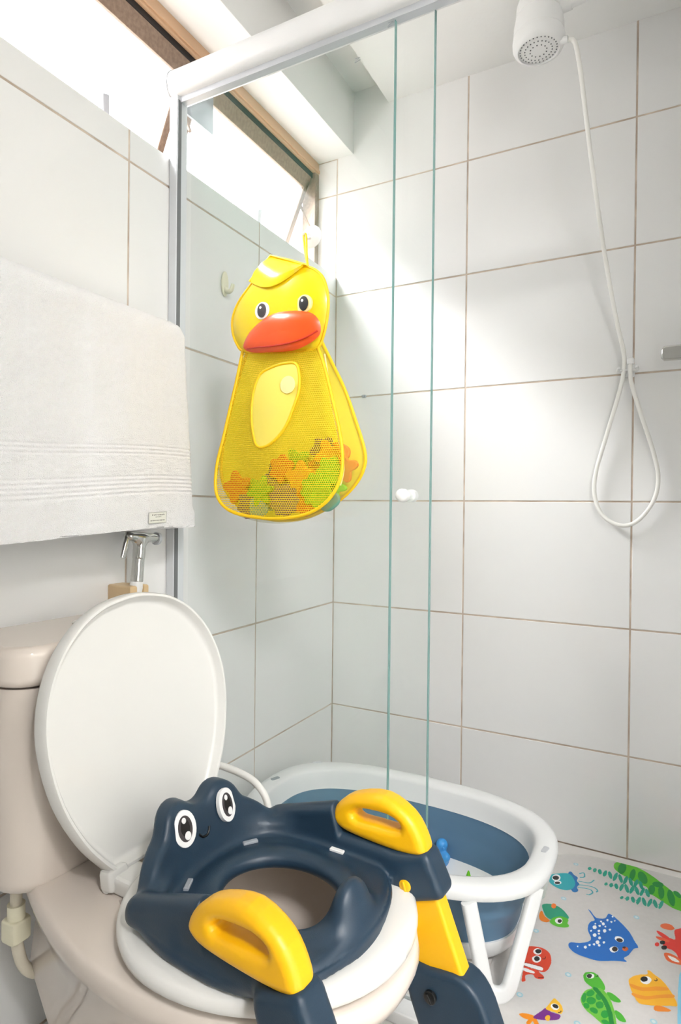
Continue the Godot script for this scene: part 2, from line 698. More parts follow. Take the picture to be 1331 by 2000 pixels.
func room() -> void:
	var g := -0.0014
	var I := Transform3D()
	# floor
	var fl := part("floor", box(Vector3(-0.12, -0.12, -0.12), Vector3(1.42, g, 2.87)), M.grout)
	structure(fl, "pale tiled bathroom floor")
	for x in [[0.0, 0.034], [0.034, 0.634], [0.634, 1.234], [1.234, 1.3]]:
		for z in [[0.0, 0.576], [0.576, 1.176], [1.176, 1.776], [1.776, 2.376], [2.376, 2.75]]:
			tile(fl, "floor", x[0], x[1], z[0], z[1])
	part("dark_joint", box(Vector3(0.0318, -0.003, 0.75), Vector3(0.0366, 0.0002, 1.6)), M.sticker_grey, fl)
	# left wall under the strip window, solid beyond its end
	var wl := part("wall_left", join([[box(Vector3(-0.12, 0, -0.12), Vector3(g, 1.648, 2.87)), I], [box(Vector3(-0.12, 1.648, 1.56), Vector3(g, 2.35, 2.87)), I]]), M.grout)
	structure(wl, "white tiled wall below the strip window")
	var rows := [0.0]
	for k in range(-2, 3):
		rows.append(ROW0 + ROW * k)
	rows.append(1.65)
	var cols := [0.0]
	for k in 6:
		cols.append(0.4257 + 0.442 * k)
	cols[-1] = minf(cols[-1], 2.75)
	for r in rows.size() - 1:
		for c in cols.size() - 1:
			tile(wl, "left", cols[c], cols[c + 1], rows[r], rows[r + 1])
	for c in range(4, cols.size() - 1):
		tile(wl, "left", maxf(cols[c], 1.56), cols[c + 1], 1.65, 2.03)
	# back wall, running on behind the window recess
	var wb := part("wall_back", box(Vector3(-0.12, 0, -0.12), Vector3(1.42, 2.35, g)), M.grout)
	structure(wb, "white tiled shower wall")
	var rb := [0.0]
	for k in range(-2, 4):
		rb.append(ROW0 + ROW * k)
	rb.append(2.2447)
	var cb := [0.0, 0.4314, 0.874, 1.3]
	for r in rb.size() - 1:
		for c in cb.size() - 1:
			tile(wb, "back", cb[c], cb[c + 1], rb[r], rb[r + 1])
	tile(wb, "back", -0.12, 0.0, 1.65, 1.9147)
	tile(wb, "back", -0.12, 0.0, 1.9147, 2.03)
	# the front wall, and the right wall with an open doorway into a lit passage
	var wf := part("wall_front", box(Vector3(-0.12, 0, 2.75), Vector3(1.42, 2.35, 2.87)), M.paint)
	structure(wf, "plain white wall")
	var wr := part("wall_right", join([[box(Vector3(1.3, 0, -0.12), Vector3(1.42, 2.35, 1.06)), I], [box(Vector3(1.3, 0, 1.92), Vector3(1.42, 2.35, 2.87)), I], [box(Vector3(1.3, 2.08, 1.06), Vector3(1.42, 2.35, 1.92)), I]]), M["tile0"])
	structure(wr, "white side wall with the open doorway")
	var ps := part("wall_passage", join([[box(Vector3(1.42, 0, 0.58), Vector3(2.72, 2.47, 0.70)), I], [box(Vector3(1.42, 0, 2.60), Vector3(2.72, 2.47, 2.72)), I], [box(Vector3(2.60, 0, 0.58), Vector3(2.72, 2.47, 2.72)), I], [box(Vector3(1.40, 2.35, 0.58), Vector3(2.72, 2.47, 2.72)), I], [box(Vector3(1.42, -0.12, 0.58), Vector3(2.72, 0.0, 2.72)), I]]), M.paint)
	structure(ps, "white walls of the passage")
	var pl := thing("passage_lamp", "round white ceiling lamp in the passage", "lamp", Vector3(2.0, 2.35, 2.3))
	part("housing", lathe(PackedVector2Array([Vector2(0, -0.03), Vector2(0.195, -0.03), Vector2(0.20, -0.02), Vector2(0.20, 0.0), Vector2(0, 0.0)]), 40), M.white_metal, pl)
	part("diffuser", lathe(PackedVector2Array([Vector2(0, -0.036), Vector2(0.18, -0.036), Vector2(0.185, -0.028), Vector2(0, -0.028)]), 40), M.lamp_glow, pl)
	var pa := AreaLight3D.new()
	pa.name = "passage_lamp_light"
	pa.area_size = Vector2(0.36, 0.36)
	pa.light_energy = 6.5
	pa.light_color = Color(1.0, 0.995, 0.99)
	pa.shadow_enabled = true
	pa.area_range = 6.0
	pa.rotation.x = -PI / 2
	pa.position = Vector3(0, -0.04, 0)
	pl.add_child(pa)
	# ceiling: a slab, a dropped panel over most of it, and a beam over the window
	var ce := part("ceiling", box(Vector3(-0.12, 2.225, -0.12), Vector3(1.42, 2.35, 2.87)), M.paint)
	structure(ce, "white painted ceiling")
	var dp := part("dropped_panel", box(Vector3(0.178, 2.16, 0.0), Vector3(1.3, 2.226, 2.75)), M.paint, ce)
	dp.set_meta("label", "lower ceiling panel")
	var bm := part("trim_1", slab(PackedVector2Array([Vector2(-0.12, -0.002), Vector2(0.058, -0.002), Vector2(0.058, 2.75), Vector2(-0.12, 2.75)]), 2.03, 2.24, 0.003, 2), M.paint)
	structure(bm, "white painted beam over the window")


func window() -> void:
	var w := Node3D.new()
	w.name = "window_1"
	add_child(w)
	structure(w, "strip window with two bronze awning sashes swung open")
	var z0 := 0.0
	var z1 := 1.56
	# fixed frame
	part("frame_head", join([[box(Vector3(-0.115, 1.992, z0), Vector3(-0.068, 2.031, z1)), Transform3D()], [box(Vector3(-0.075, 1.998, z0), Vector3(-0.064, 2.006, z1)), Transform3D()]]), M.tan_metal, w)
	part("seal", box(Vector3(-0.112, 1.976, z0), Vector3(-0.078, 1.993, z1)), M.black, w)
	part("frame_sill", box(Vector3(-0.115, 1.648, z0), Vector3(-0.07, 1.664, z1)), M.bronze, w)
	for z in [0.0, 1.53]:
		part("frame_post", box(Vector3(-0.115, 1.66, z), Vector3(-0.068, 1.992, z + 0.025)), M.bronze if z < 0.5 else M.tan_metal, w)
	part("vent_plate", box(Vector3(-0.066, 1.828, 0.543), Vector3(-0.060, 1.942, 0.640)), M.grey_plastic, w)
	# sashes hung from the head, bottoms swung out
	for s in [[0.03, 0.572], [0.607, 1.525]]:
		var sash := Node3D.new()
		sash.name = "sash"
		w.add_child(sash, true)
		sash.position = Vector3(-0.088, 1.98, s[0])
		sash.rotation.z = -deg_to_rad(23.0)
		var L: float = s[1] - s[0]
		var rim := []
		rim.append([rbox(0.022, 0.042, L, 0.003), at(0, -0.021, L / 2)])
		rim.append([rbox(0.022, 0.035, L, 0.003), at(0, -0.325, L / 2)])
		rim.append([rbox(0.022, 0.31, 0.02, 0.003), at(0, -0.17, 0.01)])
		rim.append([rbox(0.022, 0.31, 0.02, 0.003), at(0, -0.17, L - 0.01)])
		part("sash_frame", join(rim), M.bronze, sash)
		part("pane", box(Vector3(-0.003, -0.31, 0.018), Vector3(0.003, -0.04, L - 0.018)), M.window_pane, sash)
		part("latch", join([[rbox(0.008, 0.040, 0.017, 0.003), Transform3D(Basis(Vector3.RIGHT, 0.35), Vector3(0.020, -0.206, 0.190))], [rbox(0.010, 0.11, 0.008, 0.002), at(0.016, -0.268, 0.192)]]), M.grey_plastic, sash)
	for z in [0.022, 0.598]:
		part("stay_arm", tube([Vector3(-0.128, 1.905, z), Vector3(-0.086, 1.815, z)], 0.0045, 8), M.bronze, w)


func shower_screen() -> void:
	var s := thing("shower_screen", "fixed greenish glass shower panel under a white top rail", "shower screen", Vector3(0, 0, 0.743))
	# rounded white rail on the top: profile in y-z swept along x
	var prof := PackedVector2Array()
	for p in catmull(v2([-0.030, 1.778, -0.034, 1.80, -0.030, 1.825, -0.010, 1.836, 0.012, 1.833, 0.026, 1.815, 0.027, 1.793, 0.018, 1.776, -0.006, 1.774]), 4, true):
		prof.append(p)
	var rings := []
	for x in [0.002, 0.004, 1.294, 1.296]:
		var r := PackedVector3Array()
		var k := 0.96 if x == 0.002 or x == 1.296 else 1.0
		for p in prof:
			r.append(Vector3(x, 1.804 + (p.y - 1.804) * k, p.x * k))
		rings.append(r)
	part("top_rail", loft(rings), M.white_metal, s)
	var cap := []
	for x in [0.001, 0.0035]:
		var r := PackedVector3Array()
		for p in prof:
			r.append(Vector3(x, 1.804 + (p.y - 1.804) * 1.05, p.x * 1.05))
		cap.append(r)
	part("end_cap", loft(cap), M.satin, s)
	part("rail_channel", box(Vector3(0.004, 1.762, -0.008), Vector3(1.29, 1.778, 0.008)), M.satin, s)
	part("wall_profile", rbox(0.023, 1.776, 0.032, 0.003), M.satin_white, s).position = Vector3(0.012, 0.888, 0)
	part("gasket", box(Vector3(0.0232, 0.012, 0.0045), Vector3(0.0246, 1.765, 0.0145)), M.nozzle, s)
	part("bottom_rail", rbox(1.29, 0.022, 0.05, 0.004), M.white_metal, s).position = Vector3(0.65, 0.011, -0.01)
	for q in [[0.4426, 1.7155], [0.5075, 1.757]]:
		part("etched_mark", join([[box(Vector3(-0.005, -0.0035, 0), Vector3(0.006, -0.0028, 0.0004)), Transform3D(Basis(Vector3.BACK, 0.25), Vector3(0, 0, 0))], [box(Vector3(-0.004, 0.0028, 0), Vector3(0.006, 0.0035, 0.0004)), Transform3D()], [box(Vector3(-0.006, -0.0004, 0), Vector3(0.006, 0.0003, 0.0004)), Transform3D(Basis(Vector3.BACK, 0.6), Vector3.ZERO)]]), M.grey_plastic, s).position = Vector3(q[0], q[1], 0.0042)
	part("glass_panel", box(Vector3(0.024, 0.02, -0.004), Vector3(0.5158, 1.775, 0.004)), M.glass, s)
	part("glass_edge", box(Vector3(0.5158, 0.02, -0.004), Vector3(0.5172, 1.775, 0.004)), M.glass_edge, s)
	var d := thing("sliding_glass_door", "clear sliding glass door with a small white round knob", "shower door", Vector3(0, 0.022, 0.718))
	part("glass_panel", box(Vector3(0.03, 0.0, -0.004), Vector3(0.5808, 1.754, 0.004)), M.glass, d)
	part("glass_edge", box(Vector3(0.5808, 0.0, -0.004), Vector3(0.5822, 1.754, 0.004)), M.glass_edge, d)
	var knob := PackedVector2Array([Vector2(0.0, 0.0), Vector2(0.0065, 0.0), Vector2(0.007, 0.006), Vector2(0.011, 0.008), Vector2(0.0118, 0.012), Vector2(0.0118, 0.022), Vector2(0.0105, 0.026), Vector2(0.007, 0.0285), Vector2(0.0, 0.0292)])
	var kn := lathe(knob, 28)
	for side in [1, -1]:
		var k := part("knob", kn, M.white_plastic, d)
		k.transform = Transform3D(Basis(Vector3.RIGHT, PI / 2 * side), Vector3(0.5375, 0.902, 0.0042 * side))


# ---------------------------------------------------------------- toilet and child seat

# Half-width of the bowl outline at distance x from the wall.
func egg(sc: float, x0: float, x1: float, xm: float, hw: float, hw0: float, n := 26) -> Array:
	var out := []
	for s in [1, -1]:
		for k in n:
			var t := float(k) / n if s == 1 else 1.0 - float(k) / n
			var x: float
			var w: float
			if t < 0.4:
				var q := t / 0.4
				x = lerpf(x0, xm, q)
				w = lerpf(hw0, hw, sin(q * PI / 2))
			else:
				var q := (t - 0.4) / 0.6 * PI / 2
				x = xm + (x1 - xm) * sin(q)
				w = hw * pow(cos(q), 0.92)
			out.append(Vector2(x, w * s * sc))
	return out


func ring_at(o: Array, y: float) -> PackedVector3Array:
	var r := PackedVector3Array()
	for p in o:
		r.append(Vector3(p.x, y, p.y))
	return r


func oval(cx: float, af: float, ab: float, b: float, y: float, n := 52, e := 2.0) -> PackedVector3Array:
	var r := PackedVector3Array()
	for i in n:
		var t := TAU * i / n
		var c := signf(cos(t)) * pow(absf(cos(t)), 2.0 / e)
		var s := signf(sin(t)) * pow(absf(sin(t)), 2.0 / e)
		r.append(Vector3(cx + (af if c > 0 else ab) * c, y, b * s))
	return r


func toilet() -> void:
	var t := thing("toilet", "white ceramic toilet with cistern and raised oval lid", "toilet", Vector3(0.0, 0.0, 1.045), -deg_to_rad(3.0))
	var rings := []
	for a in [[0.0, 0.15, 0.60, 0.34, 0.115, 0.095], [0.03, 0.15, 0.59, 0.34, 0.11, 0.09], [0.12, 0.14, 0.57, 0.34, 0.108, 0.085], [0.20, 0.10, 0.60, 0.36, 0.128, 0.09], [0.27, 0.10, 0.645, 0.39, 0.158, 0.08], [0.318, 0.09, 0.672, 0.41, 0.176, 0.085], [0.332, 0.082, 0.685, 0.41, 0.186, 0.095], [0.345, 0.08, 0.69, 0.41, 0.189, 0.098], [0.358, 0.082, 0.688, 0.41, 0.187, 0.096], [0.364, 0.088, 0.681, 0.41, 0.180, 0.090]]:
		rings.append(ring_at(egg(1.0, a[1], a[2], a[3], a[4], a[5]), a[0]))
	# inside of the bowl
	for a in [[0.364, 0.30, 0.635, 0.45, 0.130, 0.09], [0.352, 0.305, 0.63, 0.45, 0.124, 0.085], [0.31, 0.315, 0.615, 0.45, 0.114, 0.077], [0.27, 0.33, 0.58, 0.45, 0.095, 0.06], [0.252, 0.35, 0.54, 0.44, 0.075, 0.05], [0.248, 0.37, 0.50, 0.43, 0.05, 0.035]]:
		rings.append(ring_at(egg(1.0, a[1], a[2], a[3], a[4], a[5]), a[0]))
	part("bowl", loft(rings, true, true, 50.0), M.ceramic, t)
	# cistern, a little narrower below
	var tank := []
	for a in [[0.352, 0.150, 0.300, 0.05], [0.356, 0.162, 0.312, 0.052], [0.37, 0.168, 0.32, 0.054], [0.50, 0.175, 0.332, 0.055], [0.648, 0.180, 0.342, 0.055]]:
		var r := PackedVector3Array()
		for p in rrect(a[1], a[2], a[3], 7):
			var x: float = p.x + a[1] / 2
			r.append(Vector3(0.018 + x, a[0], p.y))
		tank.append(r)
	part("cistern", loft(tank, true, true, 50.0), M.ceramic, t)
	var lid := slab(rrect(0.192, 0.358, 0.055, 8), 0.0, 0.056, 0.014, 4)
	part("cistern_lid", lid, M.ceramic, t).position = Vector3(0.108, 0.650, 0)
	part("flush_button", lathe(PackedVector2Array([Vector2(0, 0), Vector2(0.022, 0), Vector2(0.022, 0.004), Vector2(0.019, 0.006), Vector2(0, 0.0065)]), 28), M.chrome, t).position = Vector3(0.108, 0.706, 0)
	# seat ring
	var seat := []
	var N := 64
	for i in N:
		var r := PackedVector3Array()
		var th := TAU * i / N
		var dir := Vector3(cos(th), 0, sin(th))
		var outer := Vector2((0.215 if cos(th) > 0 else 0.175), 0.186)
		var inner := Vector2((0.115 if cos(th) > 0 else 0.100), 0.088)
		for k in 20:
			var q := TAU * k / 20
			var u := 0.5 + 0.5 * signf(cos(q)) * pow(absf(cos(q)), 0.6)
			var y := 0.382 + 0.0135 * signf(sin(q)) * pow(absf(sin(q)), 0.6)
			r.append(Vector3(lerpf(0.50 + dir.x * inner.x, 0.472 + dir.x * outer.x, u), y, dir.z * lerpf(inner.y, outer.y, u)))
		seat.append(r)
	seat.append(seat[0])
	part("seat_ring", loft(seat, false, false, 50.0), M.seat_plastic, t)
	# raised lid: a shallow dish seen from below, leaning on the cistern
	var lo := Node3D.new()
	lo.name = "lid"
	t.add_child(lo)
	lo.position = Vector3(0.268, 0.384, -0.006)
	lo.rotation.z = deg_to_rad(9.0)
	var half := v2([0.0, 0.084, 0.02, 0.102, 0.06, 0.131, 0.12, 0.159, 0.19, 0.173, 0.25, 0.169, 0.305, 0.147, 0.347, 0.111, 0.371, 0.072, 0.381, 0.037])
	var pts := []
	for p in half:
		pts.append(Vector2(p.x, p.y))
	pts.append(Vector2(0.385, 0.0))
	for k in half.size():
		var p: Vector2 = half[half.size() - 1 - k]
		pts.append(Vector2(p.x, -p.y))
	var sm := catmull(pts, 4)
	var mid := Vector2(0.2, 0.0)
	var dish := []
	for a in [[0.02, 0.0], [0.90, 0.0], [0.925, 0.0015], [0.945, 0.006], [0.958, 0.014], [0.967, 0.0165], [0.985, 0.0165], [0.995, 0.013], [1.0, 0.006], [1.0, -0.004], [0.985, -0.010], [0.9, -0.012], [0.5, -0.015], [0.02, -0.016]]:
		var r := PackedVector3Array()
		for p in sm:
			var q: Vector2 = mid + (p - mid) * a[0]
			r.append(Vector3(a[1], q.x, q.y))
		dish.append(r)
	part("lid_shell", loft(dish, true, true, 35.0), M.seat_plastic, lo)
	for s in [1, -1]:
		part("hinge", join([[rbox(0.026, 0.03, 0.034, 0.006), at(0.006, -0.004, 0.082 * s)], [lathe(PackedVector2Array([Vector2(0, -0.022), Vector2(0.010, -0.022), Vector2(0.010, 0.022), Vector2(0, 0.022)]), 16), Transform3D(Basis(Vector3.RIGHT, PI / 2), Vector3(0.004, -0.010, 0.075 * s))]]), M.seat_plastic, lo)
	for s in [1, -1]:
		part("hinge_block", rbox(0.085, 0.024, 0.05, 0.006), M.seat_plastic, t).position = Vector3(0.312, 0.377, 0.062 * s)
	# supply: a beige nut and a curved hose under the cistern
	var h := thing("supply_hose", "cream flexible water hose curving under the cistern", "hose", Vector3(0, 0, 0))
	var path := catmull([Vector3(0.10, 0.352, 1.166), Vector3(0.10, 0.28, 1.166), Vector3(0.10, 0.24, 1.163), Vector3(0.10, 0.205, 1.152), Vector3(0.10, 0.179, 1.127), Vector3(0.10, 0.160, 1.078), Vector3(0.098, 0.168, 1.018), Vector3(0.07, 0.19, 0.97), Vector3(0.01, 0.20, 0.95)], 8)
	part("hose", tube(path, 0.0085, 12), M.old_white, h)
	part("nut", join([[slab(rrect(0.032, 0.032, 0.007, 2), -0.02, 0.012, 0.003), at(0.10, 0.275, 1.166)], [lathe(PackedVector2Array([Vector2(0, 0), Vector2(0.0125, 0), Vector2(0.0125, 0.022), Vector2(0, 0.022)]), 16), at(0.10, 0.286, 1.166)]]), M.cream, h)


# Dark moulded body of the child seat; x forward, y above the toilet seat, z across.
var near_poly := PackedVector2Array()


func seat_field(p: Vector3) -> float:
	var a := p.x
	var y := p.y
	var b := absf(p.z)
	# footprint
	var pl := Vector2((a + 0.012) / (0.137 if a > -0.012 else 0.150), b / 0.146)
	var out2 := (pow(pow(absf(pl.x), 2.5) + pow(absf(pl.y), 2.5), 0.4) - 1.0) * 0.14
	var d := smax(out2, absf(y - 0.4055) - 0.009, 0.012)
	# raised cushion round the hole
	var e := Vector2(a / 0.100, b / 0.084)
	var er := (e.length() - 1.0) * 0.09
	d = smin(d, Vector2(er, (y - 0.4085) * 1.5).length() - 0.0115, 0.014)
	# ledge at the foot of the outside
	d = minf(d, smax(out2 - 0.004, absf(y - 0.402) - 0.005, 0.004))
	# side arms that rise towards the handles
	var top := 0.430 + 0.33 * clampf(a + 0.14, 0.0, 0.14) - 0.040 * smoothstep(-0.006, 0.012, a)
	var aw := absf(a + 0.002) - 0.128
	var arm := smax(smax(absf(b - 0.1315) - 0.0145, y - top, 0.016), smax(0.399 - y, aw, 0.01), 0.02)
	d = smin(d, arm, 0.010)
	# rounded shoulders from the arms to the back
	var q := Vector2(a + 0.030, b * 0.93)
	var sh := smax(smax(absf(q.length() - 0.123) - 0.012, y - 0.434, 0.018), smax(a + 0.03, 0.399 - y, 0.01), 0.018)
	d = smin(d, sh, 0.010)
	# back with two eye bumps
	var by := Vector2(b, y)
	var face := (Vector2(b / 0.124, (y - 0.408) / 0.077).length() - 1.0) * 0.085
	face = smin(face, (by - Vector2(0.040, 0.4695)).length() - 0.0315, 0.012)
	var back := extrude_d(face, a + 0.148 + 0.28 * (y - 0.45) - 1.6 * b * b, 0.0155, 0.009)
	back = smax(back, 0.399 - y, 0.006)
	d = smin(d, back, 0.012)
	# splash guard at the front
	var g := Vector3((a - 0.103) / 0.021, (y - 0.412) / 0.051, b / 0.036)
	d = smin(d, (g.length() - 1.0) * 0.024, 0.026)
	# sleeves that hold the ladder legs
	var u := Vector2(a - 0.121, y - 0.420)
	var dir := Vector2(0.38, -0.925)
	var al := u.dot(dir)
	var ac := u.dot(Vector2(0.925, 0.38))
	var sl := extrude_d(smax(absf(al - 0.012) - 0.030, absf(ac) - 0.034 - al * 0.08, 0.012), b - 0.1395, 0.0225, 0.011)
	d = smin(d, sl, 0.012)
	# the opening
	var hole := (Vector2((a + 0.001) / 0.080, b / 0.066).length() - 1.0) * 0.070
	d = smax(d, -hole, 0.010)
	return d


func child_seat() -> void:
	var s := thing("child_toilet_seat", "navy frog-shaped child toilet seat with yellow handles and ladder", "child seat", Vector3(0.52, 0.0, 1.092), -deg_to_rad(5.0))
	part("seat_body", solid(seat_field, Vector3(-0.20, 0.380, -0.185), Vector3(0.22, 0.53, 0.185), 0.003), M.navy, s)
	# yellow grips
	var grip_o := PackedVector2Array()
	for p in catmull(v2([-0.008, 0.456, 0.004, 0.477, 0.030, 0.494, 0.076, 0.504, 0.116, 0.488, 0.136, 0.462, 0.140, 0.440, 0.112, 0.434, 0.066, 0.434, 0.020, 0.437, 0.0, 0.444]), 3, true):
		grip_o.append(p)
	var grip_h := PackedVector2Array()
	for p in catmull(v2([0.028, 0.466, 0.036, 0.475, 0.056, 0.479, 0.084, 0.480, 0.101, 0.474, 0.103, 0.466, 0.088, 0.462, 0.060, 0.461, 0.036, 0.460]), 2, true):
		grip_h.append(p)
	var gf := func(p: Vector3) -> float:
		var q := Vector2(p.x, p.y)
		var d2 := poly2(q, grip_o)
		if d2 > 0.02:
			return d2
		var bar := extrude_d(d2, p.z, 0.0185, 0.013)
		return smax(bar, -poly2(q, grip_h), 0.012)
	var grip := solid(gf, Vector3(-0.016, 0.426, -0.026), Vector3(0.150, 0.512, 0.026), 0.0025)
	for side in [1, -1]:
		var gp := part("grip", grip, M.yellow, s)
		gp.position = Vector3(0, 0, 0.1395 * side)
		part("dimple", lathe(PackedVector2Array([Vector2(0, -0.002), Vector2(0.0035, -0.002), Vector2(0.003, 0.0006), Vector2(0, 0.0006)]), 12), M.beige, gp).transform = Transform3D(Basis(Vector3.RIGHT, 0.5 * side), Vector3(0.072, 0.5015, 0.006 * side))
	# telescopic yellow legs and the navy ladder feet
	var tilt := Basis(Vector3.BACK, 0.390)
	var foot_o := PackedVector2Array()
	for p in catmull(v2([0.112, 0.292, 0.150, 0.300, 0.196, 0.304, 0.222, 0.285, 0.240, 0.245, 0.262, 0.19, 0.30, 0.08, 0.325, 0.01, 0.30, 0.002, 0.24, 0.002, 0.215, 0.06, 0.175, 0.14, 0.135, 0.22]), 3, true):
		foot_o.append(p)
	for side in [1, -1]:
		var leg := part("leg", rbox(0.062, 0.17, 0.027, 0.006, 3), M.yellow, s)
		leg.transform = Transform3D(tilt, Vector3(0.1475, 0.338, 0.1395 * side))
		var ft := part("ladder_side", slab(foot_o, -0.022, 0.022, 0.008, 4), M.navy, s)
		ft.transform = Transform3D(Basis(Vector3.RIGHT, Vector3.FORWARD, Vector3.UP), Vector3(0, 0, 0.1395 * side))
		var bolt := part("bolt", join([[lathe(PackedVector2Array([Vector2(0, 0), Vector2(0.0085, 0), Vector2(0.0085, 0.004), Vector2(0.007, 0.0055), Vector2(0, 0.006)]), 24), Transform3D()], [rbox(0.003, 0.002, 0.013, 0.0005, 1), at(0, 0.0062, 0)]]), M.yellow, s)
		bolt.transform = Transform3D(Basis(Vector3.RIGHT, -PI / 2 * side) * Basis(Vector3.UP, 0.3), Vector3(0.117, 0.400, (0.1395 - 0.0205) * side))
		var b2 := part("bolt", bolt.mesh, M.black_gloss, s)
		b2.transform = Transform3D(Basis(Vector3.RIGHT, -PI / 2 * side) * Basis(Vector3.UP, 0.5), Vector3(0.155, 0.268, (0.1395 - 0.022) * side))
	part("step", rbox(0.13, 0.03, 0.25, 0.01, 3), M.navy, s).position = Vector3(0.30, 0.115, 0)
	# pale clips set in slots where the seat meets its walls
	for q in [[0.012, 0.4150, -0.1115, 0.05], [-0.1045, 0.4150, -0.060, 1.05], [-0.1045, 0.4150, 0.060, 2.1]]:
		var clip := part("clip", rbox(0.022, 0.006, 0.007, 0.001, 1), M.white_plastic if q[0] > 0.0 else M.grey_plastic, s)
		clip.transform = Transform3D(Basis(Vector3.UP, q[3]), Vector3(q[0], q[1], q[2]))
	# printed eyes on the bumps
	for side in [1, -1]:
		var ey := Node3D.new()
		ey.name = "eye"
		s.add_child(ey, true)
		ey.transform = Transform3D(Basis(Vector3.UP, -0.13 * side) * Basis(Vector3.BACK, 0.30), Vector3(-0.1335, 0.4705, 0.040 * side))
		var disc := func(rx: float, ry: float, y: float, z: float, lift: float, called: String, m: Material):
			var o := PackedVector2Array()
			for i in 28:
				o.append(Vector2(ry * cos(TAU * i / 28) + y, rx * sin(TAU * i / 28) + z))
			var d := part(called, slab(o, -0.004, lift, 0.0002, 1), m, ey)
			d.transform = Transform3D(Basis(Vector3.UP, Vector3.RIGHT, Vector3.FORWARD), Vector3.ZERO)
		disc.call(0.0175, 0.0232, 0.0, 0.0, 0.0022, "eye_white", M.sticker_white)
		disc.call(0.0112, 0.0165, 0.0, 0.0, 0.0027, "iris", M.sticker_grey)
		disc.call(0.007, 0.0108, 0.001, 0.0, 0.0031, "pupil", M.sticker_black)
		disc.call(0.0047, 0.0054, -0.0094, 0.002, 0.0035, "highlight", M.sticker_white)
		disc.call(0.0032, 0.0038, 0.0103, -0.001, 0.0035, "highlight", M.sticker_white)
	part("mouth", tube(catmull([Vector3(-0.1322, 0.4515, 0.014), Vector3(-0.1308, 0.446, 0.008), Vector3(-0.1308, 0.4465, -0.001), Vector3(-0.1332, 0.4545, -0.006)], 5), 0.0016, 8), M.black_gloss, s)


# ---------------------------------------------------------------- baby tub

func super_ring(a: float, b: float, y: float, e := 2.7, n := 80) -> PackedVector3Array:
	var r := PackedVector3Array()
	for i in n:
		var t := TAU * i / n
		r.append(Vector3(a * signf(cos(t)) * pow(absf(cos(t)), 2.0 / e), y, b * signf(sin(t)) * pow(absf(sin(t)), 2.0 / e)))
	return r


func rings_mesh(rows: Array, a: float, b: float, ca := false, cb := false) -> ArrayMesh:
	var rings := []
	for q in rows:
		rings.append(super_ring(a - q[0], b - q[0], q[1]))
	return loft(rings, ca, cb, 38.0)


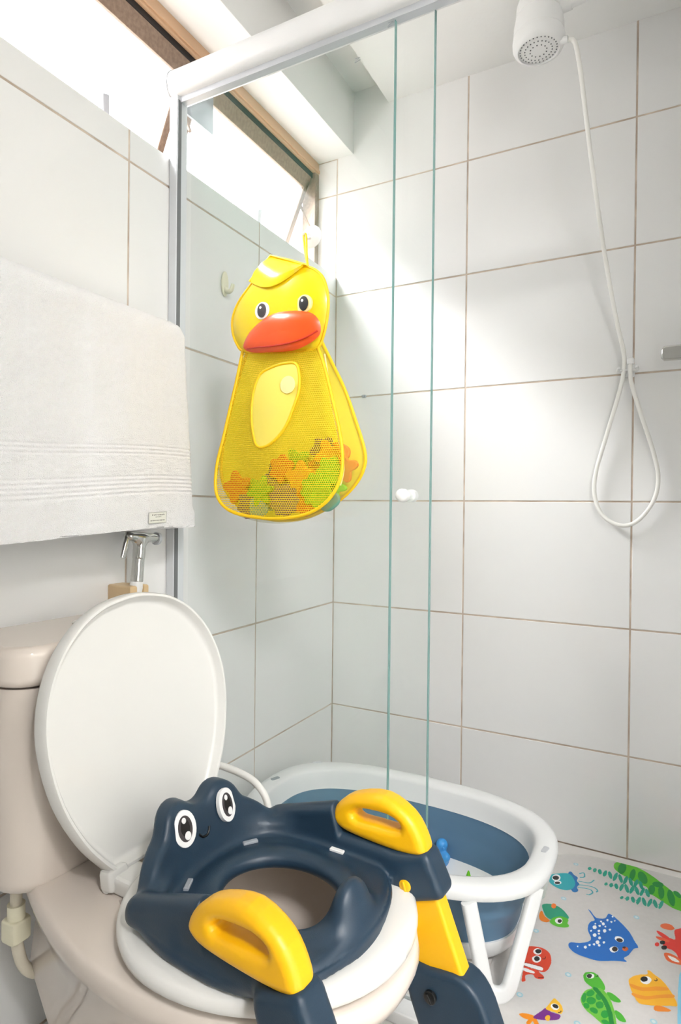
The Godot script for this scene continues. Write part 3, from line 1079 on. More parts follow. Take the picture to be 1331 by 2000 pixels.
func baby_tub() -> void:
	var t := thing("baby_bathtub", "white and slate blue folding baby bathtub behind the glass", "baby bathtub", Vector3(0.405, 0.0, 0.452))
	var a := 0.357
	var b := 0.224
	part("rim", rings_mesh([[0.012, 0.178], [0.004, 0.180], [0.0, 0.188], [0.001, 0.198], [0.007, 0.205], [0.018, 0.2075], [0.034, 0.2065], [0.043, 0.203], [0.048, 0.196], [0.050, 0.180], [0.055, 0.160], [0.057, 0.156], [0.052, 0.154], [0.046, 0.158], [0.042, 0.172], [0.034, 0.182], [0.020, 0.182], [0.012, 0.178]], a, b), M.tub_white, t)
	# folding silicone wall with two soft pleats, closed inside and out
	part("folding_wall", rings_mesh([[0.053, 0.158], [0.051, 0.150], [0.052, 0.140], [0.056, 0.128], [0.057, 0.112], [0.060, 0.098], [0.067, 0.086], [0.068, 0.068], [0.071, 0.052], [0.076, 0.049], [0.074, 0.068], [0.072, 0.084], [0.066, 0.098], [0.063, 0.112], [0.062, 0.128], [0.058, 0.142], [0.056, 0.152], [0.055, 0.158]], a, b), M.tub_blue, t)
	part("base", rings_mesh([[0.20, 0.012], [0.095, 0.012], [0.080, 0.016], [0.070, 0.028], [0.066, 0.046], [0.067, 0.055], [0.074, 0.056], [0.078, 0.048], [0.084, 0.036], [0.10, 0.026], [0.13, 0.0235], [0.20, 0.0225]], a, b, true, true), M.tub_white, t)
	# folding legs: open frames with a narrow foot
	for sx in [1, -1]:
		for sz in [1, -1]:
			var p := []
			for q in [Vector3(0.232, 0.180, 0.190), Vector3(0.238, 0.15, 0.188), Vector3(0.258, 0.05, 0.182), Vector3(0.264, 0.026, 0.180), Vector3(0.276, 0.016, 0.176), Vector3(0.290, 0.016, 0.168), Vector3(0.300, 0.026, 0.160), Vector3(0.306, 0.05, 0.150), Vector3(0.328, 0.15, 0.098), Vector3(0.334, 0.180, 0.082)]:
				p.append(Vector3(q.x * sx, q.y, q.z * sz))
			part("leg", bar(catmull(p, 4), 0.0145, 0.0085), M.tub_white, t)
	var tab := slab(rrect(0.024, 0.011, 0.003, 3), 0.0, 0.0022, 0.0005, 1)
	for q in [[-0.330, -0.012, 1.2, M.grey_plastic], [-0.285, -0.150, 0.7, M.satin_white], [0.335, -0.006, 1.4, M.satin]]:
		part("latch_slot", tab, q[3], t).transform = Transform3D(Basis(Vector3.UP, q[2]), Vector3(q[0], 0.2062, q[1]))
	# two bath toys lying in the tub
	var bl := thing("bath_toy", "small light blue bath toy inside the baby bathtub", "toy", Vector3(0.476, 0.0245, 0.318))
	var bf := func(p: Vector3) -> float:
		var d := p.distance_to(Vector3(0, 0.028, 0)) - 0.022
		d = smin(d, p.distance_to(Vector3(0.004, 0.062, 0)) - 0.014, 0.012)
		d = smin(d, p.distance_to(Vector3(0.018, 0.040, 0.01)) - 0.010, 0.008)
		d = smin(d, p.distance_to(Vector3(-0.016, 0.034, 0.012)) - 0.010, 0.008)
		return smax(d, -p.y, 0.004)
	part("body", solid(bf, Vector3(-0.04, -0.004, -0.04), Vector3(0.04, 0.084, 0.04), 0.003), M.toy_blue, bl)
	part("nose", lathe(PackedVector2Array([Vector2(0, -0.004), Vector2(0.004, 0.0), Vector2(0, 0.004)]), 12), M.toy_blue, bl).position = Vector3(0.012, 0.062, 0.012)
	var gr := thing("bath_toy", "small pointed bright green bath toy inside the baby bathtub", "toy", Vector3(0.560, 0.0245, 0.368))
	part("fin", lathe(PackedVector2Array([Vector2(0, 0), Vector2(0.014, 0.0), Vector2(0.0125, 0.012), Vector2(0.007, 0.03), Vector2(0.002, 0.046), Vector2(0, 0.048)]), 16), M.toy_green, gr)
	part("base", slab(rrect(0.036, 0.022, 0.009, 4), 0.0, 0.008, 0.003), M.toy_green, gr)


# ---------------------------------------------------------------- duck toy bag

func sheet(o: Array, bulge: float, out: Vector3, rings_n := 6) -> ArrayMesh:
	# a closed outline filled by shrinking rings, swelling by bulge towards out
	var mid := Vector3.ZERO
	for p in o:
		mid += p
	mid /= o.size()
	var rings := []
	for k in rings_n:
		var t := 1.0 - float(k) / rings_n
		var r := PackedVector3Array()
		for p in o:
			r.append(mid + (p - mid) * t + out * bulge * (1.0 - t * t))
		rings.append(r)
	return loft(rings, false, true, 70.0)


func cushion(o: Array, front: float, back: float, out: Vector3) -> ArrayMesh:
	var mid := Vector3.ZERO
	for p in o:
		mid += p
	mid /= o.size()
	var rings := []
	for k in range(8, 0, -1):
		var t := 0.12 + 0.88 * (8 - k) / 7.0
		var r := PackedVector3Array()
		for p in o:
			r.append(mid + (p - mid) * t - out * back * sqrt(maxf(0.0, 1.0 - t * t)))
		rings.append(r)
	for k in range(1, 9):
		var t := 0.12 + 0.88 * (8 - k) / 7.0
		var r := PackedVector3Array()
		for p in o:
			r.append(mid + (p - mid) * t + out * front * sqrt(maxf(0.0, 1.0 - t * t)))
		rings.append(r)
	return loft(rings, true, true, 60.0)


const BAG_Z := 0.7475

func toy_bag() -> void:
	var cup := thing("suction_cup", "clear suction cup with hook on the shower glass", "suction cup", Vector3(0.3505, 1.4125, 0.7472))
	part("cup", lathe(PackedVector2Array([Vector2(0.0, 0.0), Vector2(0.021, 0.0), Vector2(0.0215, 0.0012), Vector2(0.016, 0.005), Vector2(0.008, 0.008), Vector2(0.006, 0.012), Vector2(0.0, 0.0125)]), 32), M.cup, cup).rotation.x = PI / 2
	part("hook", tube(catmull([Vector3(0, 0.002, 0.012), Vector3(0, -0.002, 0.022), Vector3(0, -0.007, 0.026), Vector3(0, -0.003, 0.031)], 4), 0.002, 8), M.cup, cup)
	var g := thing("duck_toy_bag", "yellow duck-shaped mesh toy bag with orange beak", "toy bag", Vector3(0, 0, 0))
	var front := resample(catmull(v3([0.221, 1.204, 0.786, 0.212, 1.148, 0.792, 0.202, 1.089, 0.800, 0.191, 1.029, 0.807, 0.182, 0.985, 0.812, 0.182, 0.940, 0.817, 0.197, 0.910, 0.821, 0.229, 0.891, 0.823, 0.283, 0.882, 0.824, 0.339, 0.881, 0.825, 0.392, 0.890, 0.823, 0.431, 0.913, 0.821, 0.452, 0.947, 0.817, 0.455, 0.986, 0.812, 0.445, 1.036, 0.806, 0.424, 1.101, 0.798, 0.406, 1.154, 0.792, 0.390, 1.189, 0.788]), 5), 90, false)
	var back := resample(catmull(v3([0.208, 1.210, 0.754, 0.190, 1.167, 0.754, 0.174, 1.118, 0.754, 0.158, 1.060, 0.754, 0.146, 1.004, 0.754, 0.146, 0.965, 0.754, 0.160, 0.930, 0.754, 0.200, 0.896, 0.754, 0.250, 0.880, 0.754, 0.300, 0.876, 0.754, 0.357, 0.885, 0.754, 0.411, 0.910, 0.754, 0.448, 0.940, 0.754, 0.468, 0.972, 0.754, 0.469, 1.004, 0.754, 0.450, 1.060, 0.754, 0.427, 1.118, 0.754, 0.401, 1.167, 0.754, 0.378, 1.210, 0.754]), 5), 90, false)
	part("back_panel", sheet(back, 0.0, Vector3.BACK, 4), M.bag_back, g)
	part("front_net", sheet(front, 0.012, Vector3.BACK, 8), M.bag_net, g)
	# side net between the two outlines
	var rings := []
	for k in 7:
		var t := k / 6.0
		var r := PackedVector3Array()
		for i in 90:
			var p: Vector3 = back[i].lerp(front[i], t)
			var low := clampf((1.10 - p.y) / 0.2, 0.0, 1.0)
			r.append(p + Vector3(0, -0.008 * low * sin(PI * t), 0))
		rings.append(r)
	part("side_net", loft(rings, false, false, 70.0, false), M.bag_film, g)
	part("front_piping", tube(front, 0.0032, 8), M.piping, g)
	part("back_piping", tube(back, 0.0036, 8), M.piping, g)
	# white stitched seam down the side
	var seam := catmull([Vector3(0.400, 1.178, 0.782), Vector3(0.418, 1.10, 0.789), Vector3(0.438, 1.03, 0.797), Vector3(0.452, 0.972, 0.803), Vector3(0.448, 0.94, 0.807)], 6)
	part("seam", tube(seam, 0.0022, 6), M.belly_dot, g)
	# belly patch with two pale spots
	var belly := catmull(v3([0.275, 1.148, 0.792, 0.302, 1.160, 0.791, 0.330, 1.164, 0.791, 0.356, 1.158, 0.791, 0.364, 1.116, 0.796, 0.354, 1.078, 0.801, 0.338, 1.042, 0.805, 0.310, 1.016, 0.808, 0.284, 1.012, 0.809, 0.271, 1.035, 0.806, 0.263, 1.075, 0.801, 0.264, 1.114, 0.797]), 4, true)
	for i in belly.size():
		belly[i] = belly[i] + Vector3(0, 0, 0.0125)
	var bp := part("belly_patch", sheet(belly, 0.004, Vector3.BACK, 5), M.belly, g)
	part("outline", tube(belly, 0.0026, 8, true), M.piping, bp)
	for q in [[0.343, 1.122, 0.016], [0.306, 1.075, 0.014], [0.288, 1.032, 0.010]]:
		part("spot", lathe(PackedVector2Array([Vector2(0, 0), Vector2(q[2], 0), Vector2(q[2] * 0.98, 0.0006), Vector2(0, 0.0008)]), 22), M.belly_dot, bp).transform = Transform3D(Basis(Vector3.RIGHT, PI / 2), Vector3(q[0], q[1], 0.8145))
	# padded head with a folded hood
	var ho := catmull(v3([0.366, 1.340, 0.785, 0.326, 1.352, 0.785, 0.290, 1.366, 0.785, 0.259, 1.346, 0.785, 0.235, 1.325, 0.785, 0.208, 1.297, 0.785, 0.195, 1.269, 0.785, 0.196, 1.241, 0.785, 0.206, 1.218, 0.785, 0.221, 1.203, 0.785, 0.263, 1.195, 0.785, 0.321, 1.190, 0.785, 0.365, 1.188, 0.785, 0.389, 1.191, 0.785, 0.401, 1.216, 0.785, 0.408, 1.250, 0.785, 0.408, 1.281, 0.785, 0.400, 1.310, 0.785, 0.387, 1.327, 0.785]), 4, true)
	var hd := part("head", cushion(ho, 0.020, 0.018, Vector3.BACK), M.bag_vinyl, g)
	part("head_piping", tube(ho, 0.0028, 8, true), M.piping, hd)
	# hood: a flap folded forward along a crease
	var flap := [PackedVector3Array(), PackedVector3Array(), PackedVector3Array(), PackedVector3Array()]
	for k in 15:
		var t := k / 14.0
		var top := Vector3(0.284, 1.375, 0.785).lerp(Vector3(0.366, 1.342, 0.786), t)
		var low := Vector3(0.242, 1.330, 0.795).lerp(Vector3(0.362, 1.338, 0.796), t) + Vector3(0, -0.026 * sin(PI * t), 0.012 * sin(PI * t))
		for j in 4:
			flap[j].append(top.lerp(low, j / 3.0) + Vector3(0, 0, 0.010 * sin(PI * j / 3.0)))
	part("hood", loft(flap, false, false, 70.0, false), M.bag_vinyl, hd)
	part("hood_piping", tube([Vector3(0.242, 1.330, 0.795), Vector3(0.284, 1.375, 0.786), Vector3(0.326, 1.359, 0.786), Vector3(0.366, 1.342, 0.786)], 0.0028, 8), M.piping, hd)
	for q in [[0.279, 1.267, 0.8065], [0.368, 1.268, 0.8035]]:
		var ey := part("eye_white", lathe(PackedVector2Array([Vector2(0, -0.004), Vector2(0.0165, -0.004), Vector2(0.016, 0.0), Vector2(0, 0.001)]), 28), M.belly_dot if q[0] > 0.3 else M.sticker_white, hd)
		ey.transform = Transform3D(Basis(Vector3.RIGHT, PI / 2), Vector3(q[0], q[1], q[2] - 0.001))
		var pu := part("pupil", lathe(PackedVector2Array([Vector2(0, -0.002), Vector2(0.0095, -0.002), Vector2(0.0092, 0.0012), Vector2(0, 0.0018)]), 24), M.sticker_black if q[0] > 0.3 else M.sticker_grey, hd)
		pu.transform = Transform3D(Basis(Vector3.RIGHT, PI / 2).scaled_local(Vector3(1, 1, 1.4)), Vector3(q[0], q[1], q[2]))
		part("glint", lathe(PackedVector2Array([Vector2(0, -0.002), Vector2(0.0025, -0.002), Vector2(0.0024, 0.0006), Vector2(0, 0.0008)]), 14), M.sticker_white, hd).transform = Transform3D(Basis(Vector3.RIGHT, PI / 2), Vector3(q[0] - 0.002, q[1] + 0.005, q[2] + 0.0016))
	var bo := catmull(v3([0.233, 1.204, 0.800, 0.239, 1.221, 0.801, 0.256, 1.238, 0.802, 0.282, 1.252, 0.803, 0.310, 1.260, 0.803, 0.349, 1.258, 0.803, 0.382, 1.250, 0.801, 0.397, 1.236, 0.799, 0.401, 1.220, 0.797, 0.396, 1.207, 0.797, 0.375, 1.194, 0.800, 0.345, 1.186, 0.802, 0.300, 1.188, 0.802, 0.254, 1.193, 0.801]), 4, true)
	var bk := part("beak", cushion(bo, 0.014, 0.008, Vector3.BACK), M.beak, hd)
	part("mouth_line", tube(catmull([Vector3(0.246, 1.199, 0.806), Vector3(0.270, 1.198, 0.811), Vector3(0.298, 1.196, 0.813), Vector3(0.342, 1.197, 0.813), Vector3(0.375, 1.204, 0.809), Vector3(0.396, 1.216, 0.801)], 5), 0.0016, 6), M.beak_line, hd)
	# hanging loop
	part("loop", join([[tube(catmull([Vector3(0.366, 1.340, 0.786), Vector3(0.360, 1.362, 0.784), Vector3(0.353, 1.385, 0.778), Vector3(0.3485, 1.404, 0.774), Vector3(0.3505, 1.4085, 0.773)], 5), 0.0022, 8), Transform3D()], [tube(catmull([Vector3(0.366, 1.340, 0.786), Vector3(0.362, 1.362, 0.784), Vector3(0.358, 1.385, 0.779), Vector3(0.3545, 1.404, 0.775), Vector3(0.3505, 1.4085, 0.773)], 5), 0.0022, 8), Transform3D()]]), M.piping, g)


func blob(n: int, r: float, amp: float, pts := 60, turn := 0.0) -> PackedVector2Array:
	var o := PackedVector2Array()
	for i in pts:
		var t := TAU * i / pts
		var q := r * (1.0 + amp * cos(n * t)) / (1.0 + amp)
		o.append(Vector2(q * cos(t + turn), q * sin(t + turn)))
	return o


func foam_toys() -> void:
	var shapes := {
		"star": blob(6, 0.030, 0.26), "flower": blob(6, 0.028, 0.14), "leaf": blob(9, 0.032, 0.09), "cross": blob(4, 0.028, 0.30), "bear": blob(5, 0.034, 0.22),
		"round": blob(3, 0.022, 0.10)
	}
	var meshes := {}
	for k in shapes:
		meshes[k] = slab(shapes[k], -0.0045, 0.0045, 0.0012, 1)
	# x, y, z, kind, colour, turn, tilt
	var list := [
		[0.212, 0.938, 0.790, "bear", "orange", 0.5, 0.2, "orange foam figure alone beside the green star in the duck bag"],
		[0.274, 0.931, 0.802, "star", "green", 0.2, 0.0, "green six-pointed foam star against the duck bag's net"],
		[0.330, 0.914, 0.806, "leaf", "purple", 0.0, 0.1, "dull purple scalloped foam piece low in the duck bag"],
		[0.361, 0.953, 0.799, "bear", "amber", 0.35, -0.1, "amber foam figure next to the large green piece"],
		[0.398, 0.932, 0.807, "leaf", "green", 0.5, 0.15, "large bright green scalloped foam piece pressed against the net"],
		[0.421, 0.966, 0.799, "flower", "green", 0.1, -0.15, "green foam flower behind the large scalloped piece in the duck bag"],
		[0.412, 0.996, 0.790, "cross", "amber", 0.3, 0.1, "amber foam cross near the top of the heap in the duck bag"],
		[0.396, 1.004, 0.778, "flower", "purple", 0.0, 0.1, "dull purple foam flower on top of the heap in the duck bag"],
		[0.316, 0.972, 0.793, "flower", "orange", 0.4, 0.2, "orange foam flower touching the amber figure in the duck bag"],
		[0.342, 0.986, 0.781, "cross", "green", 0.6, 0.0, "small green foam cross peeking over the heap in the duck bag"],
		[0.438, 0.974, 0.776, "cross", "orange", 0.2, 0.3, "orange foam cross behind the side seam of the duck bag"],
		[0.414, 0.940, 0.778, "star", "green", 0.9, 0.2, "green foam star low behind the side seam of the duck bag"],
		[0.297, 0.958, 0.788, "cross", "purple", 0.2, 0.0, "dull purple foam cross beside the orange flower in the duck bag"],
		[0.268, 0.899, 0.800, "round", "teal", 0.0, 0.1, "pale teal rounded foam piece at the bottom of the duck bag"],
		[0.244, 0.905, 0.796, "flower", "purple", 0.3, 0.1, "dull purple foam flower under the green star in the duck bag"],
		[0.368, 0.912, 0.800, "flower", "orange", 0.7, 0.0, "orange foam flower at the bottom of the duck bag"],
		[0.330, 0.960, 0.778, "leaf", "orange", 0.2, 0.0, "orange scalloped foam piece deep in the duck bag"],
		[0.230, 0.930, 0.772, "round", "green", 0.2, 0.0, "green rounded foam piece deep in the duck bag"],
		[0.290, 0.925, 0.778, "leaf", "teal", 0.2, 0.0, "pale teal scalloped foam piece behind the green star"],
		[0.390, 0.965, 0.776, "leaf", "orange", 0.4, 0.0, "orange scalloped foam piece behind the amber cross"],
		[0.410, 0.915, 0.782, "round", "teal", 0.1, 0.0, "pale teal rounded foam piece under the large green one"],
		[0.425, 1.000, 0.772, "round", "orange", 0.1, 0.0, "orange rounded foam piece on top of the heap beside the purple flower"],
		[0.340, 0.935, 0.770, "leaf", "purple", 0.4, 0.0, "dull purple scalloped foam piece at the back of the duck bag"],
		[0.395, 0.930, 0.768, "leaf", "amber", 0.1, 0.0, "amber scalloped foam piece at the back of the duck bag"]]
	for q in list:
		var o := part("foam_toy", meshes[q[3]], M["foam_" + q[4]])
		o.transform = Transform3D(Basis(Vector3.RIGHT, PI / 2 + q[6] * 0.5) * Basis(Vector3.UP, q[5]), Vector3(q[0], q[1], q[2] - 0.004))
		tag(o, q[7], "foam toy", "foam bath toys in the duck bag")


# ---------------------------------------------------------------- towel

func towel() -> void:
	var bar := thing("towel_bar", "chrome towel bar under the white towel", "towel bar", Vector3(0.068, 1.236, 1.2))
	part("bar", tube([Vector3(0, 0, -0.38), Vector3(0, 0, 0.48)], 0.008, 12), M.chrome, bar)
	for z in [-0.37, 0.47]:
		part("bracket", join([[tube([Vector3(-0.067, 0, z), Vector3(0, 0, z)], 0.007, 12), Transform3D()], [lathe(PackedVector2Array([Vector2(0, 0), Vector2(0.02, 0), Vector2(0.019, 0.006), Vector2(0, 0.007)]), 20), Transform3D(Basis(Vector3.BACK, -PI / 2), Vector3(-0.0675, 0, z))]]), M.chrome, bar)
	var nz := 110
	var nv := 150
	var nse := FastNoiseLite.new()
	nse.seed = 4
	nse.frequency = 5.0
	var fine := FastNoiseLite.new()
	fine.seed = 14
	fine.frequency = 90.0
	# path in x-y: back hem, up, over the bar, down the front
	var path := []
	for k in 30:
		path.append(Vector2(0.036, lerpf(0.98, 1.22, k / 30.0)))
	for k in 17:
		var t := PI * k / 16.0
		path.append(Vector2(0.068 - 0.032 * cos(t), 1.228 + 0.030 * sin(t)))
	path = resample(path, 60, false)
	var yy := 1.222
	while yy > 0.852:
		path.append(Vector2(0.100 + 0.006 * sin((1.228 - yy) / 0.376 * PI), yy))
		yy -= 0.0012 if yy < 1.018 and yy > 0.915 else 0.0042
	nv = path.size()
	var grid := func(thick: float) -> Array:
		var rows := []
		for v in nv:
			var row := PackedVector3Array()
			var p: Vector2 = path[v]
			var q: Vector2 = path[mini(v + 1, nv - 1)]
			var q0: Vector2 = path[maxi(v - 1, 0)]
			var tan := (q - q0).normalized()
			var nor := Vector2(tan.y, -tan.x) * -1.0
			var front := v >= 60
			for u in nz:
				var t := u / float(nz - 1)
				var zr := 0.818
				if front:
					var dn := clampf((1.25 - p.y) / 0.4, 0.0, 1.0)
					zr = 0.822 - 0.012 * dn - 0.030 * dn * dn
					if dn > 0.9:
						zr -= 0.004
				var z := lerpf(zr, 1.46, t)
				var edge := minf(1.0, t / 0.02)
				var y := p.y
				if front:
					var dn := clampf((1.25 - p.y) / 0.4, 0.0, 1.0)
					y += dn * (0.006 * sin(z * 9.0) - 0.010 * clampf((z - 0.9) / 0.5, 0, 1))
				var s := thick * (0.35 + 0.65 * sqrt(edge))
				# woven border bands: the pile is missing there
				var band := 0.0
				if front:
					for bd in [[1.004, 0.0022], [0.997, 0.0022], [0.990, 0.0022], [0.950, 0.0024], [0.9425, 0.0024], [0.935, 0.0024], [0.9275, 0.0024], [0.920, 0.0024]]:
						var e: float = absf(p.y - bd[0] + 0.030 * (z - 1.0)) - bd[1]
						band = maxf(band, clampf(-e / 0.0012, 0.0, 1.0))
				s -= band * 0.0015
				s += (1.0 - band) * (0.0022 * fine.get_noise_3d(p.x, p.y, z) + 0.0007 * rng.randf())
				var wave := 0.0
				if front:
					wave = 0.006 * nse.get_noise_2d(z * 1.3, p.y * 0.35) + 0.004 * sin(z * 21.0) * clampf((1.25 - p.y) / 0.4, 0.0, 1.0)
				row.append(Vector3(p.x + nor.x * s + wave, y + nor.y * s, z))
			rows.append(row)
		return rows
	var outer: Array = grid.call(0.0075)
	var inner: Array = grid.call(-0.0055)
	var rings := []
	for v in nv:
		var r := PackedVector3Array()
		r.append_array(outer[v])
		var back: PackedVector3Array = inner[v]
		back.reverse()
		r.append_array(back)
		rings.append(r)
	var t := thing("towel", "white terry towel with woven border bands hanging on the wall", "towel", Vector3.ZERO)
	part("terry_cloth", loft(rings, true, true, 75.0), M.terry, t)
	# sewn-in label on the front
	var im := Image.create(192, 96, false, Image.FORMAT_RGBA8)
	im.fill(Color(0.90, 0.90, 0.87))
	im.fill_rect(Rect2i(0, 0, 192, 6), Color(0.72, 0.72, 0.70))
	im.fill_rect(Rect2i(0, 90, 192, 6), Color(0.72, 0.72, 0.70))
	im.fill_rect(Rect2i(0, 0, 6, 96), Color(0.74, 0.74, 0.72))
	im.fill_rect(Rect2i(186, 0, 6, 96), Color(0.74, 0.74, 0.72))
	var r2 := RandomNumberGenerator.new()
	r2.seed = 3
	var ink := Color(0.30, 0.29, 0.28)
	for ln in [[34, 158, 18, 12, 15], [70, 126, 38, 7, 9], [20, 172, 66, 10, 9]]:
		var x: int = ln[0]
		while x < ln[1]:
			var w := int(ln[4] * r2.randf_range(0.5, 0.75))
			for q in 4:
				im.fill_rect(Rect2i(x + r2.randi() % maxi(1, w - 2), ln[2] + r2.randi() % 3, 3, ln[3] - 2), ink)
			im.fill_rect(Rect2i(x, ln[2] + r2.randi() % (ln[3] - 2), w, 3), ink)
			x += ln[4]
	var lm := pbr(Color.WHITE, 0.7)
	lm.albedo_texture = ImageTexture.create_from_image(im)
	var uv := PackedVector2Array()
	var lv := PackedVector3Array()
	var li := PackedInt32Array()
	for j in 2:
		for i in 9:
			var u := i / 8.0
			var z := lerpf(0.9245, 0.8730, u)
			var y := lerpf(0.8890, 0.8680, j) + 0.002 * u
			var wv := 0.006 * nse.get_noise_2d(z * 1.3, y * 0.35) + 0.004 * sin(z * 21.0) * clampf((1.25 - y) / 0.4, 0.0, 1.0)
			lv.append(Vector3(0.1 + 0.006 * sin((1.228 - y) / 0.376 * PI) + 0.0100 + wv, y, z))
			uv.append(Vector2(u, j))
	for i in 8:
		li.append_array([i, i + 1, i + 10, i, i + 10, i + 9])
	part("sewn_label", mesh_from(lv, li, uv, 60.0, false), lm, t)


# ---------------------------------------------------------------- shower fittings

func shower_fittings() -> void:
	var s := thing("electric_shower", "white electric shower head on a ceiling-high arm", "shower head", Vector3(0.672, 1.985, 0.25))
	part("body", lathe(PackedVector2Array([Vector2(0, 0.004), Vector2(0.046, 0.004), Vector2(0.047, -0.001), Vector2(0.0545, 0.002), Vector2(0.0585, 0.010), Vector2(0.0595, 0.022), Vector2(0.0585, 0.030), Vector2(0.0572, 0.031), Vector2(0.0572, 0.033), Vector2(0.0580, 0.034), Vector2(0.0565, 0.058), Vector2(0.053, 0.076), Vector2(0.0515, 0.077), Vector2(0.0515, 0.079), Vector2(0.0525, 0.080), Vector2(0.051, 0.104), Vector2(0.046, 0.118), Vector2(0.034, 0.126), Vector2(0, 0.127)]), 56), M.white_plastic, s)
	var face := part("spray_plate", lathe(PackedVector2Array([Vector2(0, -0.0005), Vector2(0.030, 0.0), Vector2(0.046, 0.003), Vector2(0.046, 0.008), Vector2(0, 0.008)]), 48), M.white_plastic, s)
	var dot := lathe(PackedVector2Array([Vector2(0, -0.0012), Vector2(0.0014, -0.0012), Vector2(0.0017, 0.001), Vector2(0, 0.001)]), 8)
	for q in [[0.0415, 30, 0.0022], [0.031, 22, 0.0002], [0.019, 12, -0.0002]]:
		for i in q[1]:
			part("nozzle", dot, M.nozzle, face).position = Vector3(q[0] * cos(TAU * i / q[1]), q[2], q[0] * sin(TAU * i / q[1]))
	part("arm", tube([Vector3(0.030, 0.088, 0), Vector3(0.08, 0.091, 0.0), Vector3(0.20, 0.099, 0.0), Vector3(0.626, 0.128, 0.0)], 0.0145, 20), M.white_plastic, s)
	part("collar", tube([Vector3(0.046, 0.0885, 0), Vector3(0.072, 0.0905, 0.0)], 0.0175, 20), M.white_plastic, s)
	part("wire", tube(catmull([Vector3(0.046, 0.112, 0.012), Vector3(0.075, 0.124, 0.012), Vector3(0.14, 0.128, 0.01), Vector3(0.62, 0.150, 0.006)], 5), 0.0032, 8), M.white_plastic, s)
	part("screw", lathe(PackedVector2Array([Vector2(0, 0), Vector2(0.003, 0), Vector2(0.003, 0.002), Vector2(0, 0.0025)]), 10), M.nozzle, s).transform = Transform3D(Basis(Vector3.BACK, PI / 2), Vector3(-0.0545, 0.055, 0.006))
	part("outlet", tube([Vector3(0.050, 0.004, 0.002), Vector3(0.066, 0.003, 0.002)], 0.0078, 14), M.white_plastic, s)
	# hand shower hose, looped through a hook on the back wall
	var h := thing("shower_hose", "thin white shower hose hanging in a loop on the back wall", "hose", Vector3.ZERO)
	var p := catmull([Vector3(0.738, 1.988, 0.252), Vector3(0.750, 1.984, 0.247), Vector3(0.757, 1.962, 0.24), Vector3(0.766, 1.90, 0.222), Vector3(0.782, 1.75, 0.165), Vector3(0.806, 1.56, 0.09), Vector3(0.832, 1.40, 0.045), Vector3(0.851, 1.31, 0.030), Vector3(0.853, 1.262, 0.028), Vector3(0.843, 1.205, 0.026), Vector3(0.812, 1.09, 0.022), Vector3(0.789, 1.0, 0.020), Vector3(0.787, 0.94, 0.020), Vector3(0.806, 0.89, 0.021), Vector3(0.846, 0.864, 0.022), Vector3(0.886, 0.874, 0.022), Vector3(0.922, 0.922, 0.022), Vector3(0.934, 0.98, 0.022), Vector3(0.922, 1.05, 0.024), Vector3(0.892, 1.15, 0.028), Vector3(0.872, 1.22, 0.033), Vector3(0.868, 1.255, 0.035), Vector3(0.8685, 1.278, 0.036)], 8)
	part("hose", tube(p, 0.0052, 12), M.hose, h)
	part("end_plug", lathe(PackedVector2Array([Vector2(0, 0), Vector2(0.0075, 0), Vector2(0.0085, 0.003), Vector2(0.0085, 0.012), Vector2(0.006, 0.016), Vector2(0, 0.0165)]), 18), M.white_plastic, h).position = Vector3(0.8685, 1.272, 0.036)
	var k := thing("hose_hook", "small white plastic hose clip on the tile joint", "hook", Vector3(0.862, 1.262, 0.0))
	part("plate", rbox(0.030, 0.034, 0.008, 0.003), M.white_plastic, k).position = Vector3(0, 0, 0.0045)
	for sx in [1, -1]:
		part("fork", tube(catmull([Vector3(0.006 * sx, -0.004, 0.006), Vector3(0.012 * sx, -0.004, 0.018), Vector3(0.022 * sx, -0.003, 0.03), Vector3(0.020 * sx, 0.002, 0.042)], 4), 0.0038, 10), M.white_plastic, k)
	part("fork_bar", tube([Vector3(-0.021, -0.003, 0.030), Vector3(0.021, -0.003, 0.030)], 0.003, 8), M.white_plastic, k)
	# chrome valve with a bar lever that reaches in from the right
	var v := thing("shower_valve", "chrome shower valve with a flat bar lever", "valve", Vector3(1.045, 1.285, 0.0))
	part("escutcheon", lathe(PackedVector2Array([Vector2(0, 0), Vector2(0.036, 0), Vector2(0.035, 0.006), Vector2(0.022, 0.012), Vector2(0.018, 0.05), Vector2(0, 0.05)]), 36), M.chrome, v).rotation.x = PI / 2
	part("lever", slab(PackedVector2Array([Vector2(-0.108, -0.010), Vector2(-0.102, -0.017), Vector2(0.02, -0.019), Vector2(0.02, 0.019), Vector2(-0.102, 0.017), Vector2(-0.108, 0.010)]), -0.008, 0.010, 0.004, 2), M.chrome, v).transform = Transform3D(Basis(Vector3.RIGHT, PI / 2), Vector3(0, 0, 0.058))
	part("cap", lathe(PackedVector2Array([Vector2(0, 0), Vector2(0.02, 0), Vector2(0.019, 0.014), Vector2(0, 0.016)]), 28), M.chrome, v).transform = Transform3D(Basis(Vector3.RIGHT, PI / 2), Vector3(0, 0, 0.064))


